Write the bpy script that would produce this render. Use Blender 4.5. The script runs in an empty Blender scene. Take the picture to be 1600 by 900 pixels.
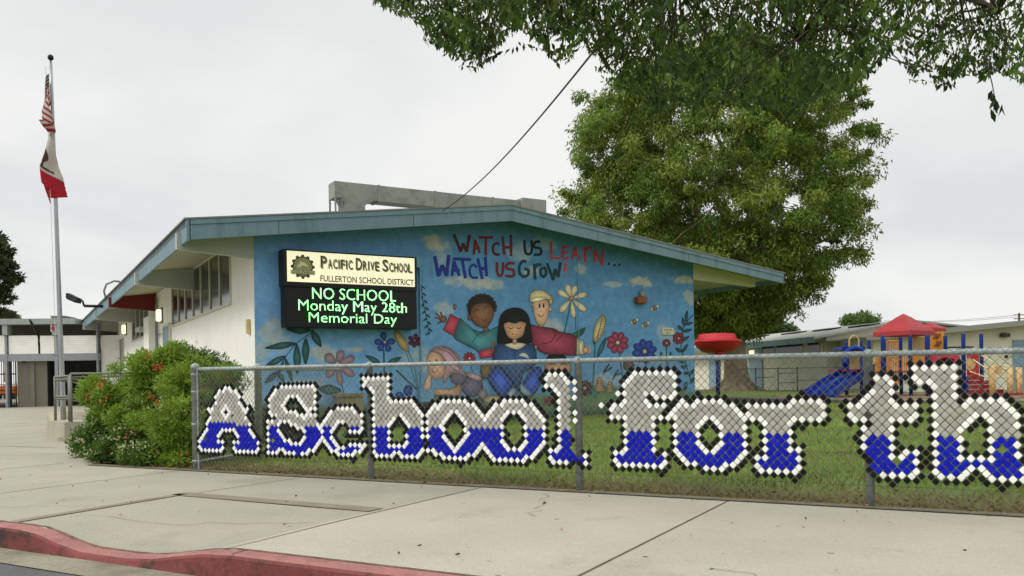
import bpy, bmesh, math, random
import numpy as np
from mathutils import Vector, Matrix
from mathutils.geometry import tessellate_polygon
random.seed(7); RNG=np.random.default_rng(7)
SC=bpy.context.scene; COL=SC.collection
# ------------------------------------------------------------------ camera
F,CX,CY,EYE=1340.,800.,595.,1.03
ROLL=math.radians(0.95); cr,sr=math.cos(ROLL),math.sin(ROLL)
cam=bpy.data.objects.new("camera",bpy.data.cameras.new("camera")); COL.objects.link(cam)
cam.data.sensor_width=36; cam.data.lens=36*F/1600; cam.data.shift_y=(CY-450)/1600
cam.data.clip_start=.05; cam.data.clip_end=2000
cam.matrix_world=Matrix(((cr,sr,0,0),(0,0,-1,0),(-sr,cr,0,EYE),(0,0,0,1)))
SC.camera=cam
SC.view_settings.view_transform='Standard'; SC.view_settings.look='None'; SC.view_settings.gamma=1
SC.view_settings.use_curve_mapping=False
SC.view_settings.exposure=0.0
# ------------------------------------------------------------------ sky and sun (bright overcast)
SUN_EL,SUN_AZ=math.radians(42),math.radians(250)
world=bpy.data.worlds.new("World"); SC.world=world; world.use_nodes=True
nt=world.node_tree; N=nt.nodes; L=nt.links; N.clear()
def nd(t,tree=None,**k):
    n=(tree or nt).nodes.new(t)
    for a,b in k.items(): setattr(n,a,b)
    return n
out=nd('ShaderNodeOutputWorld'); bg=nd('ShaderNodeBackground'); L.new(bg.outputs[0],out.inputs[0])
sky=nd('ShaderNodeTexSky',sky_type='NISHITA',sun_disc=False,sun_elevation=SUN_EL,sun_rotation=SUN_AZ)
tc=nd('ShaderNodeTexCoord'); sep=nd('ShaderNodeSeparateXYZ'); L.new(tc.outputs['Generated'],sep.inputs[0])
def mth(op,a,b=None):
    n=nd('ShaderNodeMath',operation=op)
    for i,v in enumerate((a,b)):
        if v is None: continue
        if hasattr(v,'links'): L.new(v,n.inputs[i])
        else: n.inputs[i].default_value=v
    return n.outputs[0]
zc=mth('MAXIMUM',sep.outputs[2],0.0); zz=mth('ADD',zc,0.16)
cmb=nd('ShaderNodeCombineXYZ'); L.new(mth('DIVIDE',sep.outputs[0],zz),cmb.inputs[0]); L.new(mth('DIVIDE',sep.outputs[1],zz),cmb.inputs[1])
nz=nd('ShaderNodeTexNoise'); nz.inputs['Scale'].default_value=.62; nz.inputs['Detail'].default_value=5; nz.inputs['Roughness'].default_value=.5; nz.inputs['Distortion'].default_value=.4
L.new(cmb.outputs[0],nz.inputs['Vector'])
rp=nd('ShaderNodeValToRGB'); L.new(nz.outputs[0],rp.inputs[0])
e=rp.color_ramp.elements; e[0].position=.37; e[0].color=(.75,.77,.772,1); e[1].position=.56; e[1].color=(.925,.93,.91,1)
# overcast luminance: brighter towards the zenith
g=mth('MULTIPLY',mth('MAXIMUM',mth('SUBTRACT',zc,.42),0.0),SKY_ZEN:=1.9); gg=mth('ADD',g,1.0)
vm=nd('ShaderNodeVectorMath',operation='SCALE'); L.new(rp.outputs[0],vm.inputs[0]); L.new(gg,vm.inputs['Scale'])
skm=nd('ShaderNodeVectorMath',operation='SCALE'); L.new(sky.outputs[0],skm.inputs[0]); skm.inputs['Scale'].default_value=.10
mx=nd('ShaderNodeMix',data_type='RGBA'); mx.inputs[0].default_value=.96
L.new(skm.outputs[0],mx.inputs[6]); L.new(vm.outputs[0],mx.inputs[7]); L.new(mx.outputs[2],bg.inputs[0]); bg.inputs[1].default_value=1.0
sun=bpy.data.objects.new("sun",bpy.data.lights.new("sun",'SUN')); COL.objects.link(sun)
sun.data.energy=1.5; sun.data.angle=math.radians(16); sun.data.color=(1,.96,.88)
# NISHITA rotation r: sun azimuth measured from +Y clockwise
sd=Vector((math.sin(SUN_AZ)*math.cos(SUN_EL),math.cos(SUN_AZ)*math.cos(SUN_EL),math.sin(SUN_EL)))
sun.rotation_euler=(-sd).to_track_quat('-Z','Y').to_euler(); sun.location=sd*50
# ------------------------------------------------------------------ measured geometry: turn a measured sight line into a place
def ray(px,py):
    a=(px-CX)/F; u=-(py-CY)/F
    return a*cr+u*sr, -a*sr+u*cr
def at(px,py,Y):
    r=ray(px,py); return Vector((r[0]*Y,Y,EYE+r[1]*Y))
FP0=Vector((-3.912,10.478)); FU=Vector((.868,-.497)); FV=Vector((-.497,-.868))   # fence corner, along the fence, towards the road
def gz(X,Y):
    d=.5*(X+3.9)+.866*(Y-10.54); return min(max(.016*d,0.),.34)
def uv(u,v,z=0.): p=FP0+FU*u+FV*v; return Vector((p.x,p.y,z))
def to_uv(X,Y): d=Vector((X,Y))-FP0; return d.dot(FU),d.dot(FV)
def ground(px,py):
    r=ray(px,py); Y=10.
    for i in range(60): Y=.5*Y+.5*(gz(r[0]*Y,Y)-EYE)/r[1]
    return Vector((r[0]*Y,Y,gz(r[0]*Y,Y)))
def vplane(px,py,P,d):
    r=ray(px,py); t=(r[0]*P[1]-P[0])/(d[0]-r[0]*d[1]); return t,EYE+r[1]*(P[1]+t*d[1])
TH=math.radians(30.2); W=(math.cos(TH),math.sin(TH)); M=(-math.sin(TH),math.cos(TH))   # along the mural wall, into the building
WP0=(ray(440,450)[0]*17,17.)
def wp(t,b,z): return Vector((WP0[0]+W[0]*t+M[0]*b,WP0[1]+W[1]*t+M[1]*b,z))
def wall(px,py,o=0.): return vplane(px,py,(WP0[0]-M[0]*o,WP0[1]-M[1]*o),W)
def side(px,py,t): return vplane(px,py,(WP0[0]+W[0]*t,WP0[1]+W[1]*t),M)
def fence(px,py): return vplane(px,py,FP0,FU)
# ------------------------------------------------------------------ helpers
def lin(c):
    if isinstance(c,str):
        c=c.lstrip('#'); c=[int(c[i:i+2],16)/255 for i in (0,2,4)]
        c=[x/12.92 if x<=.04045 else ((x+.055)/1.055)**2.4 for x in c]
    return tuple(c[:3])
MATS={}
def mat(name,col=None,rough=.7,metal=0.,ns=None,na=.18,bump=0.,attr=False,emit=None,es=1.,spec=.4,trans=0.,ns2=None,na2=.15,dirt=None,coords='Object',stretch=None,spots=None):
    if name in MATS: return MATS[name]
    m=bpy.data.materials.new(name); m.use_nodes=True; t=m.node_tree; b=t.nodes['Principled BSDF']
    b.inputs['Roughness'].default_value=rough; b.inputs['Metallic'].default_value=metal; b.inputs['Specular IOR Level'].default_value=spec
    ln=t.links
    if attr:
        a=t.nodes.new('ShaderNodeVertexColor'); a.layer_name='Col'; src=a.outputs[0]
        if col is not None:
            q=t.nodes.new('ShaderNodeMix'); q.data_type='RGBA'; q.blend_type='MULTIPLY'; q.inputs[0].default_value=1; ln.new(src,q.inputs[6]); q.inputs[7].default_value=(*lin(col),1); src=q.outputs[2]
    else:
        r=t.nodes.new('ShaderNodeRGB'); r.outputs[0].default_value=(*lin(col),1); src=r.outputs[0]
    tcn=t.nodes.new('ShaderNodeTexCoord'); vec=tcn.outputs[coords]
    if stretch:
        mp=t.nodes.new('ShaderNodeMapping'); mp.inputs['Scale'].default_value=stretch; ln.new(vec,mp.inputs[0]); vec=mp.outputs[0]
    def vary(src,scale,amt,detail=4):
        n=t.nodes.new('ShaderNodeTexNoise'); n.inputs['Scale'].default_value=scale; n.inputs['Detail'].default_value=detail; ln.new(vec,n.inputs[0])
        mr=t.nodes.new('ShaderNodeMapRange'); mr.inputs[1].default_value=.3; mr.inputs[2].default_value=.7; mr.inputs[3].default_value=1-amt; mr.inputs[4].default_value=1+amt; ln.new(n.outputs[0],mr.inputs[0])
        s=t.nodes.new('ShaderNodeVectorMath'); s.operation='SCALE'; ln.new(src,s.inputs[0]); ln.new(mr.outputs[0],s.inputs['Scale']); return s.outputs[0],n.outputs[0]
    nf=None
    if ns: src,nf=vary(src,ns,na)
    if ns2: src,nf2=vary(src,ns2,na2,6); nf=nf2
    if dirt:   # (colour, scale, low, high)
        n=t.nodes.new('ShaderNodeTexNoise'); n.inputs['Scale'].default_value=dirt[1]; n.inputs['Detail'].default_value=7; n.inputs['Roughness'].default_value=.65; ln.new(vec,n.inputs[0])
        mr=t.nodes.new('ShaderNodeMapRange'); mr.inputs[1].default_value=dirt[2]; mr.inputs[2].default_value=dirt[3]; ln.new(n.outputs[0],mr.inputs[0])
        q=t.nodes.new('ShaderNodeMix'); q.data_type='RGBA'; ln.new(mr.outputs[0],q.inputs[0]); ln.new(src,q.inputs[6]); q.inputs[7].default_value=(*lin(dirt[0]),1); src=q.outputs[2]
    ln.new(src,b.inputs['Base Color'])
    if spots:   # (colour, scale, radius, amount): scattered small dark spots
        vn=t.nodes.new('ShaderNodeTexVoronoi'); vn.inputs['Scale'].default_value=spots[1]; ln.new(vec,vn.inputs[0])
        rd=t.nodes.new('ShaderNodeSeparateColor'); ln.new(vn.outputs['Color'],rd.inputs[0])
        thr=t.nodes.new('ShaderNodeMath'); thr.operation='MULTIPLY'; ln.new(rd.outputs[0],thr.inputs[0]); thr.inputs[1].default_value=spots[2]
        lt=t.nodes.new('ShaderNodeMath'); lt.operation='LESS_THAN'; ln.new(vn.outputs['Distance'],lt.inputs[0]); ln.new(thr.outputs[0],lt.inputs[1])
        am=t.nodes.new('ShaderNodeMath'); am.operation='MULTIPLY'; ln.new(lt.outputs[0],am.inputs[0]); am.inputs[1].default_value=spots[3]
        q=t.nodes.new('ShaderNodeMix'); q.data_type='RGBA'; ln.new(am.outputs[0],q.inputs[0]); ln.new(src,q.inputs[6]); q.inputs[7].default_value=(*lin(spots[0]),1); src=q.outputs[2]; ln.new(src,b.inputs['Base Color'])
    if bump and nf is not None:
        bp=t.nodes.new('ShaderNodeBump'); bp.inputs['Strength'].default_value=bump; bp.inputs['Distance'].default_value=.01; ln.new(nf,bp.inputs['Height']); ln.new(bp.outputs[0],b.inputs['Normal'])
    if emit is not None:
        b.inputs['Emission Color'].default_value=(*lin(emit),1); b.inputs['Emission Strength'].default_value=es
    if trans:
        o=t.nodes['Material Output']; tr=t.nodes.new('ShaderNodeBsdfTranslucent'); ln.new(src,tr.inputs[0]); mxs=t.nodes.new('ShaderNodeMixShader'); mxs.inputs[0].default_value=trans
        ln.new(b.outputs[0],mxs.inputs[1]); ln.new(tr.outputs[0],mxs.inputs[2]); ln.new(mxs.outputs[0],o.inputs[0])
    MATS[name]=m; return m
def tag(o,label=None,cat=None,group=None,kind=None):
    if label:o['label']=label
    if cat:o['category']=cat
    if group:o['group']=group
    if kind:o['kind']=kind
    return o
def thing(name,loc,label,cat,group=None):
    o=bpy.data.objects.new(name,None); COL.objects.link(o); o.location=loc; o.empty_display_size=.2
    o['_loc']=list(loc); return tag(o,label,cat,group)
def link(name,me,parent=None,recentre=True):
    o=bpy.data.objects.new(name,me); COL.objects.link(o)
    if parent is not None:
        o.parent=parent
        if parent.type=='EMPTY': o.matrix_parent_inverse=Matrix.Translation(-Vector(parent.location))
        elif parent.parent is None: o.matrix_parent_inverse=Matrix.Translation(-Vector(parent.location))
    elif recentre and len(me.vertices):
        n=len(me.vertices); a=np.empty(n*3,np.float32); me.vertices.foreach_get('co',a); a=a.reshape(-1,3)
        c=np.array([(a[:,0].min()+a[:,0].max())/2,(a[:,1].min()+a[:,1].max())/2,a[:,2].min()],np.float32)
        me.vertices.foreach_set('co',(a-c).ravel()); o.location=[float(x) for x in c]
    return o
class MB:
    def __init__(s): s.v=[]; s.f=[]; s.m=[]; s.c=[]; s.mi=0
    def face(s,pts,col=None,mi=None):
        i=len(s.v); s.v.extend([tuple(p) for p in pts]); s.f.append(tuple(range(i,i+len(pts)))); s.m.append(s.mi if mi is None else mi)
        s.c.append(col); return s
    def mesh(s,vs,fs,col=None):
        i=len(s.v); s.v.extend([tuple(p) for p in vs])
        for f in fs: s.f.append(tuple(a+i for a in f)); s.m.append(s.mi); s.c.append(col)
        return s
    def hexa(s,p,col=None):   # p: 4 bottom, 4 top
        return s.mesh(p,[(3,2,1,0),(4,5,6,7),(0,1,5,4),(1,2,6,5),(2,3,7,6),(3,0,4,7)],col)
    def box(s,c,size,ax=(1,0),col=None):
        c=Vector(c); x=Vector((ax[0],ax[1],0))*size[0]/2; y=Vector((-ax[1],ax[0],0))*size[1]/2; z=Vector((0,0,size[2]/2))
        q=[c-x-y-z,c+x-y-z,c+x+y-z,c-x+y-z]; return s.hexa(q+[a+2*z for a in q],col)
    def prism(s,poly,off,col=None):   # polygon of 3-D points pushed along off
        off=Vector(off); n=len(poly); a=[Vector(p) for p in poly]; b=[p+off for p in a]
        tris=tessellate_polygon([a]); i=len(s.v); s.v.extend([tuple(p) for p in a+b])
        for t in tris:
            s.f.append(tuple(i+k for k in t)); s.f.append(tuple(i+n+k for k in reversed(t))); s.m+=[s.mi]*2; s.c+=[col]*2
        for k in range(n):
            s.f.append((i+k,i+(k+1)%n,i+n+(k+1)%n,i+n+k)); s.m.append(s.mi); s.c.append(col)
        return s
    def tube(s,path,r,n=8,cap=True,col=None):
        path=[Vector(p) for p in path]; k=len(path); rr=r if hasattr(r,'__len__') else [r]*k; i0=len(s.v); u=None
        for j,p in enumerate(path):
            d=(path[min(j+1,k-1)]-path[max(j-1,0)]).normalized()
            if u is None: u=d.orthogonal().normalized()
            else:
                u=(u-d*u.dot(d)); u=u.normalized() if u.length>1e-6 else d.orthogonal().normalized()
            w=d.cross(u)
            for a in range(n):
                t=2*math.pi*a/n; s.v.append(tuple(p+(u*math.cos(t)+w*math.sin(t))*rr[j]))
        for j in range(k-1):
            for a in range(n):
                b=(a+1)%n; s.f.append((i0+j*n+a,i0+j*n+b,i0+(j+1)*n+b,i0+(j+1)*n+a)); s.m.append(s.mi); s.c.append(col)
        if cap:
            s.f.append(tuple(i0+a for a in range(n))[::-1]); s.f.append(tuple(i0+(k-1)*n+a for a in range(n))); s.m+=[s.mi]*2; s.c+=[col]*2
        return s
    def lathe(s,c,prof,n=24,col=None):   # prof: list of (radius, z)
        c=Vector(c); i0=len(s.v); k=len(prof)
        for r,z in prof:
            for a in range(n): t=2*math.pi*a/n; s.v.append((c.x+r*math.cos(t),c.y+r*math.sin(t),c.z+z))
        for j in range(k-1):
            for a in range(n):
                b=(a+1)%n; s.f.append((i0+j*n+a,i0+j*n+b,i0+(j+1)*n+b,i0+(j+1)*n+a)); s.m.append(s.mi); s.c.append(col)
        s.f.append(tuple(i0+a for a in range(n))[::-1]); s.f.append(tuple(i0+(k-1)*n+a for a in range(n))); s.m+=[s.mi]*2; s.c+=[col]*2
        return s
    def build(s,name,mats,parent=None,smooth=False,bevel=0.):
        if not isinstance(mats,(list,tuple)): mats=[mats]
        me=bpy.data.meshes.new(name); me.from_pydata(s.v,[],s.f)
        for m in mats: me.materials.append(m)
        me.polygons.foreach_set('material_index',s.m)
        if any(c is not None for c in s.c):
            ca=me.color_attributes.new('Col','FLOAT_COLOR','CORNER'); d=[]
            for f,c in zip(s.f,s.c):
                if c is None: c=(1,1,1)
                if hasattr(c[0],'__len__'):
                    for q in c: d.extend((*q,1))
                else: d.extend((*c,1)*len(f))
            ca.data.foreach_set('color',d)
        if smooth: me.polygons.foreach_set('use_smooth',[True]*len(s.f))
        me.update()
        if bevel:
            bm=bmesh.new(); bm.from_mesh(me); bmesh.ops.remove_doubles(bm,verts=bm.verts,dist=1e-5)
            bmesh.ops.bevel(bm,geom=[e for e in bm.edges if len(e.link_faces)==2 and e.calc_face_angle(0)>.5],offset=bevel,segments=2,affect='EDGES',clamp_overlap=True); bm.to_mesh(me); bm.free()
        return link(name,me,parent)
def np_mesh(name,verts,faces,cols,mats,parent=None,smooth=False,recentre=True):
    """verts (n,3), faces (m,3|4), per-vertex colours"""
    me=bpy.data.meshes.new(name); k=faces.shape[1]
    me.vertices.add(len(verts)); me.vertices.foreach_set('co',np.ascontiguousarray(verts,np.float32).ravel())
    me.loops.add(faces.size); me.loops.foreach_set('vertex_index',np.ascontiguousarray(faces,np.int32).ravel())
    me.polygons.add(len(faces)); me.polygons.foreach_set('loop_start',np.arange(0,faces.size,k,dtype=np.int32))
    me.polygons.foreach_set('loop_total',np.full(len(faces),k,np.int32))
    if cols is not None:
        ca=me.color_attributes.new('Col','FLOAT_COLOR','POINT'); c=np.ones((len(verts),4),np.float32); c[:,:3]=cols; ca.data.foreach_set('color',c.ravel())
    if smooth: me.polygons.foreach_set('use_smooth',np.ones(len(faces),bool))
    for m in (mats if isinstance(mats,(list,tuple)) else [mats]): me.materials.append(m)
    me.update(calc_edges=True); return link(name,me,parent,recentre)
def leaves(pos,axis,length,width,cols,fold=.25):
    """kite shaped leaves: pos (n,3) base, axis (n,3) unit"""
    n=len(pos); r=RNG.normal(size=(n,3)); s=np.cross(axis,r); s/=np.linalg.norm(s,axis=1,keepdims=True)+1e-9
    nn=np.cross(axis,s); l=np.broadcast_to(length,(n,))[:,None]; w=np.broadcast_to(width,(n,))[:,None]
    a=pos; b=pos+axis*l*.45+s*w*.5+nn*w*fold; c=pos+axis*l; d=pos+axis*l*.45-s*w*.5+nn*w*fold
    v=np.stack([a,b,c,d],1).reshape(-1,3); f=np.arange(4*n).reshape(n,4); return v,f,np.repeat(cols,4,axis=0)
def unit(a): return a/(np.linalg.norm(a,axis=-1,keepdims=True)+1e-9)
def textmesh(s,bold=0.):
    cu=bpy.data.curves.new('t','FONT'); cu.body=s; cu.offset=bold; cu.resolution_u=3; o=bpy.data.objects.new('t',cu); COL.objects.link(o)
    dg=bpy.context.evaluated_depsgraph_get(); me=bpy.data.meshes.new_from_object(o.evaluated_get(dg)); me.calc_loop_triangles()
    v=np.array([q.co[:2] for q in me.vertices]); t=np.array([q.vertices[:] for q in me.loop_triangles])
    bpy.data.objects.remove(o); bpy.data.curves.remove(cu); bpy.data.meshes.remove(me)
    v=(v-v.min(0))/(v.max(0)-v.min(0)); return v,t
# ================================================================== SETTING
def sstep(a,b,x):
    t=min(max((x-a)/(b-a),0.),1.); return t*t*(3-2*t)
VK=3.34                                                      # kerb back edge, metres from the fence line
def dip(u): return .105*sstep(2.3,3.05,u)*(1-sstep(3.5,4.45,u))
concrete=mat('concrete_slab','#a19d8e',.9,ns=1.1,na=.06,ns2=70,na2=.12,bump=.35,attr=True,dirt=('#7d796a',.8,.55,.85),spots=('#4c4738',3.2,.085,.6))
asphalt=mat('asphalt','#5c5c5c',.95,ns=1.3,na=.15,ns2=160,na2=.45,bump=.6,dirt=('#77746c',.6,.5,.75))
soil=mat('lawn_soil',(1,1,1),.95,attr=True,ns=.9,na=.25,ns2=30,na2=.4,bump=.5)
jointm=mat('joint_dark','#5b5749',.95,ns=6,na=.3)
patchm=mat('patch_concrete','#807b6a',.95,ns=3,na=.12,ns2=80,na2=.2,bump=.4)
stripm=mat('edge_dirt','#666250',.95,ns=5,na=.25,ns2=60,na2=.35,bump=.5)
# lawn sheet reaching the horizon (behind the fence line)
us=np.unique(np.concatenate([[-900,-500,-250,-120,-70],np.arange(-45,45,1.0),[60,90,150,300,600,900]])); vs=np.unique(np.concatenate([[-1500,-800,-400,-200,-120,-80,-60],np.arange(-50,-6,1.0),np.arange(-6,.01,.25),[.05]]))
U,V=np.meshgrid(us,vs); X=FP0.x+FU.x*U+FV.x*V; Y=FP0.y+FU.y*U+FV.y*V
d=.5*(X+3.9)+.866*(Y-10.54); Z=np.clip(.016*d,0,.34)-.03
Z+=.14*np.exp(-(((X-10.2)**2+(Y-38)**2)/9.))                # little mound round the big tree
green=np.array(lin('#5f7426')); brown=np.array(lin('#6b5a3a')); k=np.clip((V+1.5)/1.2,0,1)[...,None]
cols=(green*(1-k)+brown*k).reshape(-1,3)
nv,nu=U.shape; idx=np.arange(nv*nu).reshape(nv,nu); q=np.stack([idx[:-1,:-1],idx[1:,:-1],idx[1:,1:],idx[:-1,1:]],-1).reshape(-1,4)[:,::-1]
lawn=np_mesh('lawn',np.stack([X,Y,Z],-1).reshape(-1,3),q,cols,soil,smooth=True,recentre=False); tag(lawn,kind='structure')
# sidewalk slabs
mb=MB(); edges=[-60,-30,-12,-7.6,-5.2,-2.6,-.1,1.85,4.2,6.62,9.0,11.4,13.8,20,40]
tones=[.95,.96,1,.95,1.0,.97,.95,.93,1.16,1.13,1.1,1.06,1,1]
for a,b,t in zip(edges[:-1],edges[1:],tones):
    n=max(1,min(14,int((b-a)/.18))); ul=[a+(b-a)*i/n for i in range(n+1)]; vl=[.0,.6,1.2,1.64,2.2,2.7,3.05,VK]
    for i in range(n):
        for j in range(len(vl)-1):
            P=[(ul[i],vl[j]),(ul[i],vl[j+1]),(ul[i+1],vl[j+1]),(ul[i+1],vl[j])]
            mb.face([uv(x,y,-dip(x)*sstep(1.9,VK,y)) for x,y in P],(t,t,t*.995))
sw=mb.build('sidewalk',concrete,smooth=True); tag(sw,kind='structure')
# path beside the shrubs
vk=[0,-.6,-1.67,-2.5,-5.5,-9.3,-12,-13,-45]; ue=[-1.95,-3.0,-4.94,-6.55,-11.6,-18,-18.3,-6,-6]
mb=MB(); vv=list(np.arange(0,-45.1,-.75))
for a,b in zip(vv[:-1],vv[1:]):
    ea,eb=[float(np.interp(-x,[-q for q in vk],ue)) for x in (a,b)]
    for i in range(14):
        f0,f1=(i/14)**2,((i+1)/14)**2
        P=[(ea+(-60-ea)*f0,a),(ea+(-60-ea)*f1,a),(eb+(-60-eb)*f1,b),(eb+(-60-eb)*f0,b)]
        tt=.97+.03*math.sin(a*.9); pts=[]
        for x,y in P: w=uv(x,y); pts.append((w.x,w.y,gz(w.x,w.y)))
        mb.face(pts,(tt,tt,tt))
tag(mb.build('path',concrete,smooth=True),kind='structure')
def strip(name,segs,m,z=.004,kind='structure',follow=True):
    mb=MB()
    for (a,b,w) in segs:     # a,b in fence coordinates
        a=Vector(a);b=Vector(b); dd=(b-a).normalized(); nn=Vector((-dd.y,dd.x))*w/2; k=max(1,int((b-a).length/.2))
        for i in range(k):
            p,q=a+(b-a)*i/k,a+(b-a)*(i+1)/k; P=[]
            for x in (p-nn,q-nn,q+nn,p+nn):
                w_=uv(x.x,x.y); P.append((w_.x,w_.y,(gz(w_.x,w_.y) if x.y<0 else -dip(x.x)*sstep(1.9,VK,x.y))+z))
            mb.face(P)
    return tag(mb.build(name,m),kind=kind)
def guv(px,py): g_=ground(px,py); return to_uv(g_.x,g_.y)
strip('sidewalk_joint',[((-.15,.05),(.05,VK),.014),((1.86,.1),(1.86,1.5),.012),((4.2,.03),(4.3,VK),.014),((6.6,.03),(6.66,VK),.013),((9.0,.03),(9.0,VK),.012),((-2.6,0),(-2.6,VK),.02),((-5.2,0),(-5.2,VK),.02),((-7.6,0),(-7.6,VK),.02),(guv(0,697),guv(88,700),.02),(guv(0,668),guv(75,664),.03)],jointm)
strip('trench_patch',[((1.80,1.62),(1.95,VK),.11),((1.74,1.62),(4.18,1.68),.19)],patchm,z=.006)
def crack(u0,v0,u1,v1,n=14,w=.005):
    P=[(u0+(u1-u0)*i/n+random.gauss(0,.03),v0+(v1-v0)*i/n+random.gauss(0,.03)) for i in range(n+1)]; return [(P[i],P[i+1],w*random.uniform(.6,1.3)) for i in range(n)]
strip('pavement_crack',crack(2.1,2.9,4.1,2.3)+crack(5.,.2,5.5,1.5)+crack(7.2,2.6,8.8,3.3)+crack(-1.8,.5,-.9,2.6)+crack(.4,3.2,1.7,2.5),jointm,z=.005)
strip('fence_edge_strip',[((-2.,.01),(14,.01),.15)],stripm,z=.009)
# road, gutter, kerb
mb=MB()
for a,b in [(-900,-60),(-60,-10)]+[(-10+i,-9+i) for i in range(24)]+[(14,60),(60,900)]:
    mb.face([uv(a,3.8,-.15),uv(a,900,-.15),uv(b,900,-.15),uv(b,3.8,-.15)])
tag(mb.build('road',asphalt),kind='structure')
gut=mat('gutter_concrete','#8b8673',.9,ns=1.4,na=.15,ns2=60,na2=.2,bump=.3,dirt=('#5d5848',1.6,.45,.7))
mb=MB(); ul=[-60,-30,-10]+[-9+.25*i for i in range(92)]+[20,60]
for a,b in zip(ul[:-1],ul[1:]): mb.face([uv(a,VK+.12,-.155),uv(a,3.84,-.143),uv(b,3.84,-.143),uv(b,VK+.12,-.155)])
tag(mb.build('gutter',gut),kind='structure')
kerbm=mat('shaded_red_kerb_paint','#7a3d3a',.75,ns=2.2,na=.2,ns2=40,na2=.15,bump=.35,dirt=('#3a2421',3.2,.47,.62))  # kerb face: red darkened for its shade as well as dirt
kerbt=mat('faded_red_kerb_paint','#9b6963',.8,ns=3,na=.12,ns2=45,na2=.14,bump=.3,dirt=('#6e4642',3.5,.5,.75))
mb=MB()
for a,b in zip(ul[:-1],ul[1:]):
    prof=lambda u:[(VK,-dip(u)+.002),(VK+.105,-dip(u)+.002),(VK+.128,-dip(u)-.008),(VK+.14,-dip(u)-.024),(VK+.155,-.16)]
    pa,pb=prof(a),prof(b)
    for i in range(4):
        mb.mi=0 if i>=2 else 1
        mb.face([uv(a,*pa[i]),uv(a,*pa[i+1]),uv(b,*pb[i+1]),uv(b,*pb[i])])
kb=mb.build('kerb',[kerbm,kerbt],smooth=False); tag(kb,kind='structure')
strip('kerb_joint',[((x,VK),(x,VK+.135),.012) for x in (-.1,1.86,4.5,6.62,9.0)],jointm,z=.0055)
# grime line where the slab meets the kerb
strip('kerb_edge_dirt',[((-8,VK-.012),(14,VK-.012),.03)],mat('edge_grime','#6e5a48',.95,ns=9,na=.4),z=.0045)
# ---- grass blades
def grass():
    n=120000; u=RNG.uniform(-1,26,n); v=-.12-RNG.uniform(0,1,n)**1.7*17; X=FP0.x+FU.x*u+FV.x*v; Y=FP0.y+FU.y*u+FV.y*v
    zt=np.clip(.016*(.5*(X+3.9)+.866*(Y-10.54)),0,.34)-.03
    # keep off the building and the worn soil
    t=(X-WP0[0])*W[0]+(Y-WP0[1])*W[1]; b=(X-WP0[0])*M[0]+(Y-WP0[1])*M[1]
    nzv=np.sin(u*2.1+np.sin(v*3)*1.3)+np.sin(u*.77+v*2.3); near=v>-1.15+.5*nzv
    keep=~((b>-.25)&(t>-.6)&(t<11.))&~(near&(RNG.random(n)<.4)); keep&=(Y>5)
    X,Y,zt,u,v,nzv,near=[q[keep] for q in (X,Y,zt,u,v,nzv,near)]; n=len(X)
    ax=unit(np.stack([RNG.normal(0,.55,n),RNG.normal(0,.55,n),np.ones(n)*np.where(near,.55,1.)],1))
    ln=RNG.uniform(.05,.105,n)*np.where(near,.75,1.); g=np.array(lin('#628222'));g2=np.array(lin('#8a9a3a'));br=np.array(lin('#8a7347'))
    m=RNG.random(n)[:,None]; c=g*(1-m)+g2*m; c*= (1+.25*np.sin(u*1.3+np.sin(v))*np.sin(v*1.1)+.15*np.sin(u*3.1+v*2.7))[:,None]
    isb=(near&(RNG.random(n)<.62))|(RNG.random(n)<.10+.22*np.clip(np.sin(u*.9+1.7*np.sin(v*.7))*np.sin(v*.8+u*.3),0,1)); c=np.where(isb[:,None],br*RNG.uniform(.6,1.2,n)[:,None],c*RNG.uniform(.75,1.2,n)[:,None])
    vv,f,c=leaves(np.stack([X,Y,zt],1),ax,ln,RNG.uniform(.007,.014,n),c,.1)
    tag(np_mesh('grass',vv,f,c,mat('grass_blade',None,.6,attr=True,trans=.25)),'short lawn grass behind the fence with dry patches','grass',kind='stuff')
grass()
def litter():
    n=620; u=RNG.uniform(-2,13,n); v=-np.abs(RNG.normal(0,.35,n))+.02; s=RNG.random(n)<.13; v=np.where(s,RNG.uniform(.1,3.2,n),v)
    X=FP0.x+FU.x*u+FV.x*v; Y=FP0.y+FU.y*u+FV.y*v; dz=np.array([-dip(a)*sstep(1.9,VK,b) for a,b in zip(u,v)])
    a=RNG.uniform(0,6.28,n); ax=np.stack([np.cos(a),np.sin(a),RNG.uniform(-.02,.15,n)],1); c=np.array(lin('#7d6038'))*RNG.uniform(.4,1.5,n)[:,None]
    vv,f,c=leaves(np.stack([X,Y,dz+.014],1),unit(ax),np.where(v>.05,RNG.uniform(.015,.045,n),RNG.uniform(.03,.07,n)),RNG.uniform(.012,.025,n),c,.1)
    tag(np_mesh('leaf_litter',vv,f,c,mat('dead_leaf',None,.8,attr=True)),'dry brown fallen leaves along the fence foot','leaf litter',kind='stuff')
litter()
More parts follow.
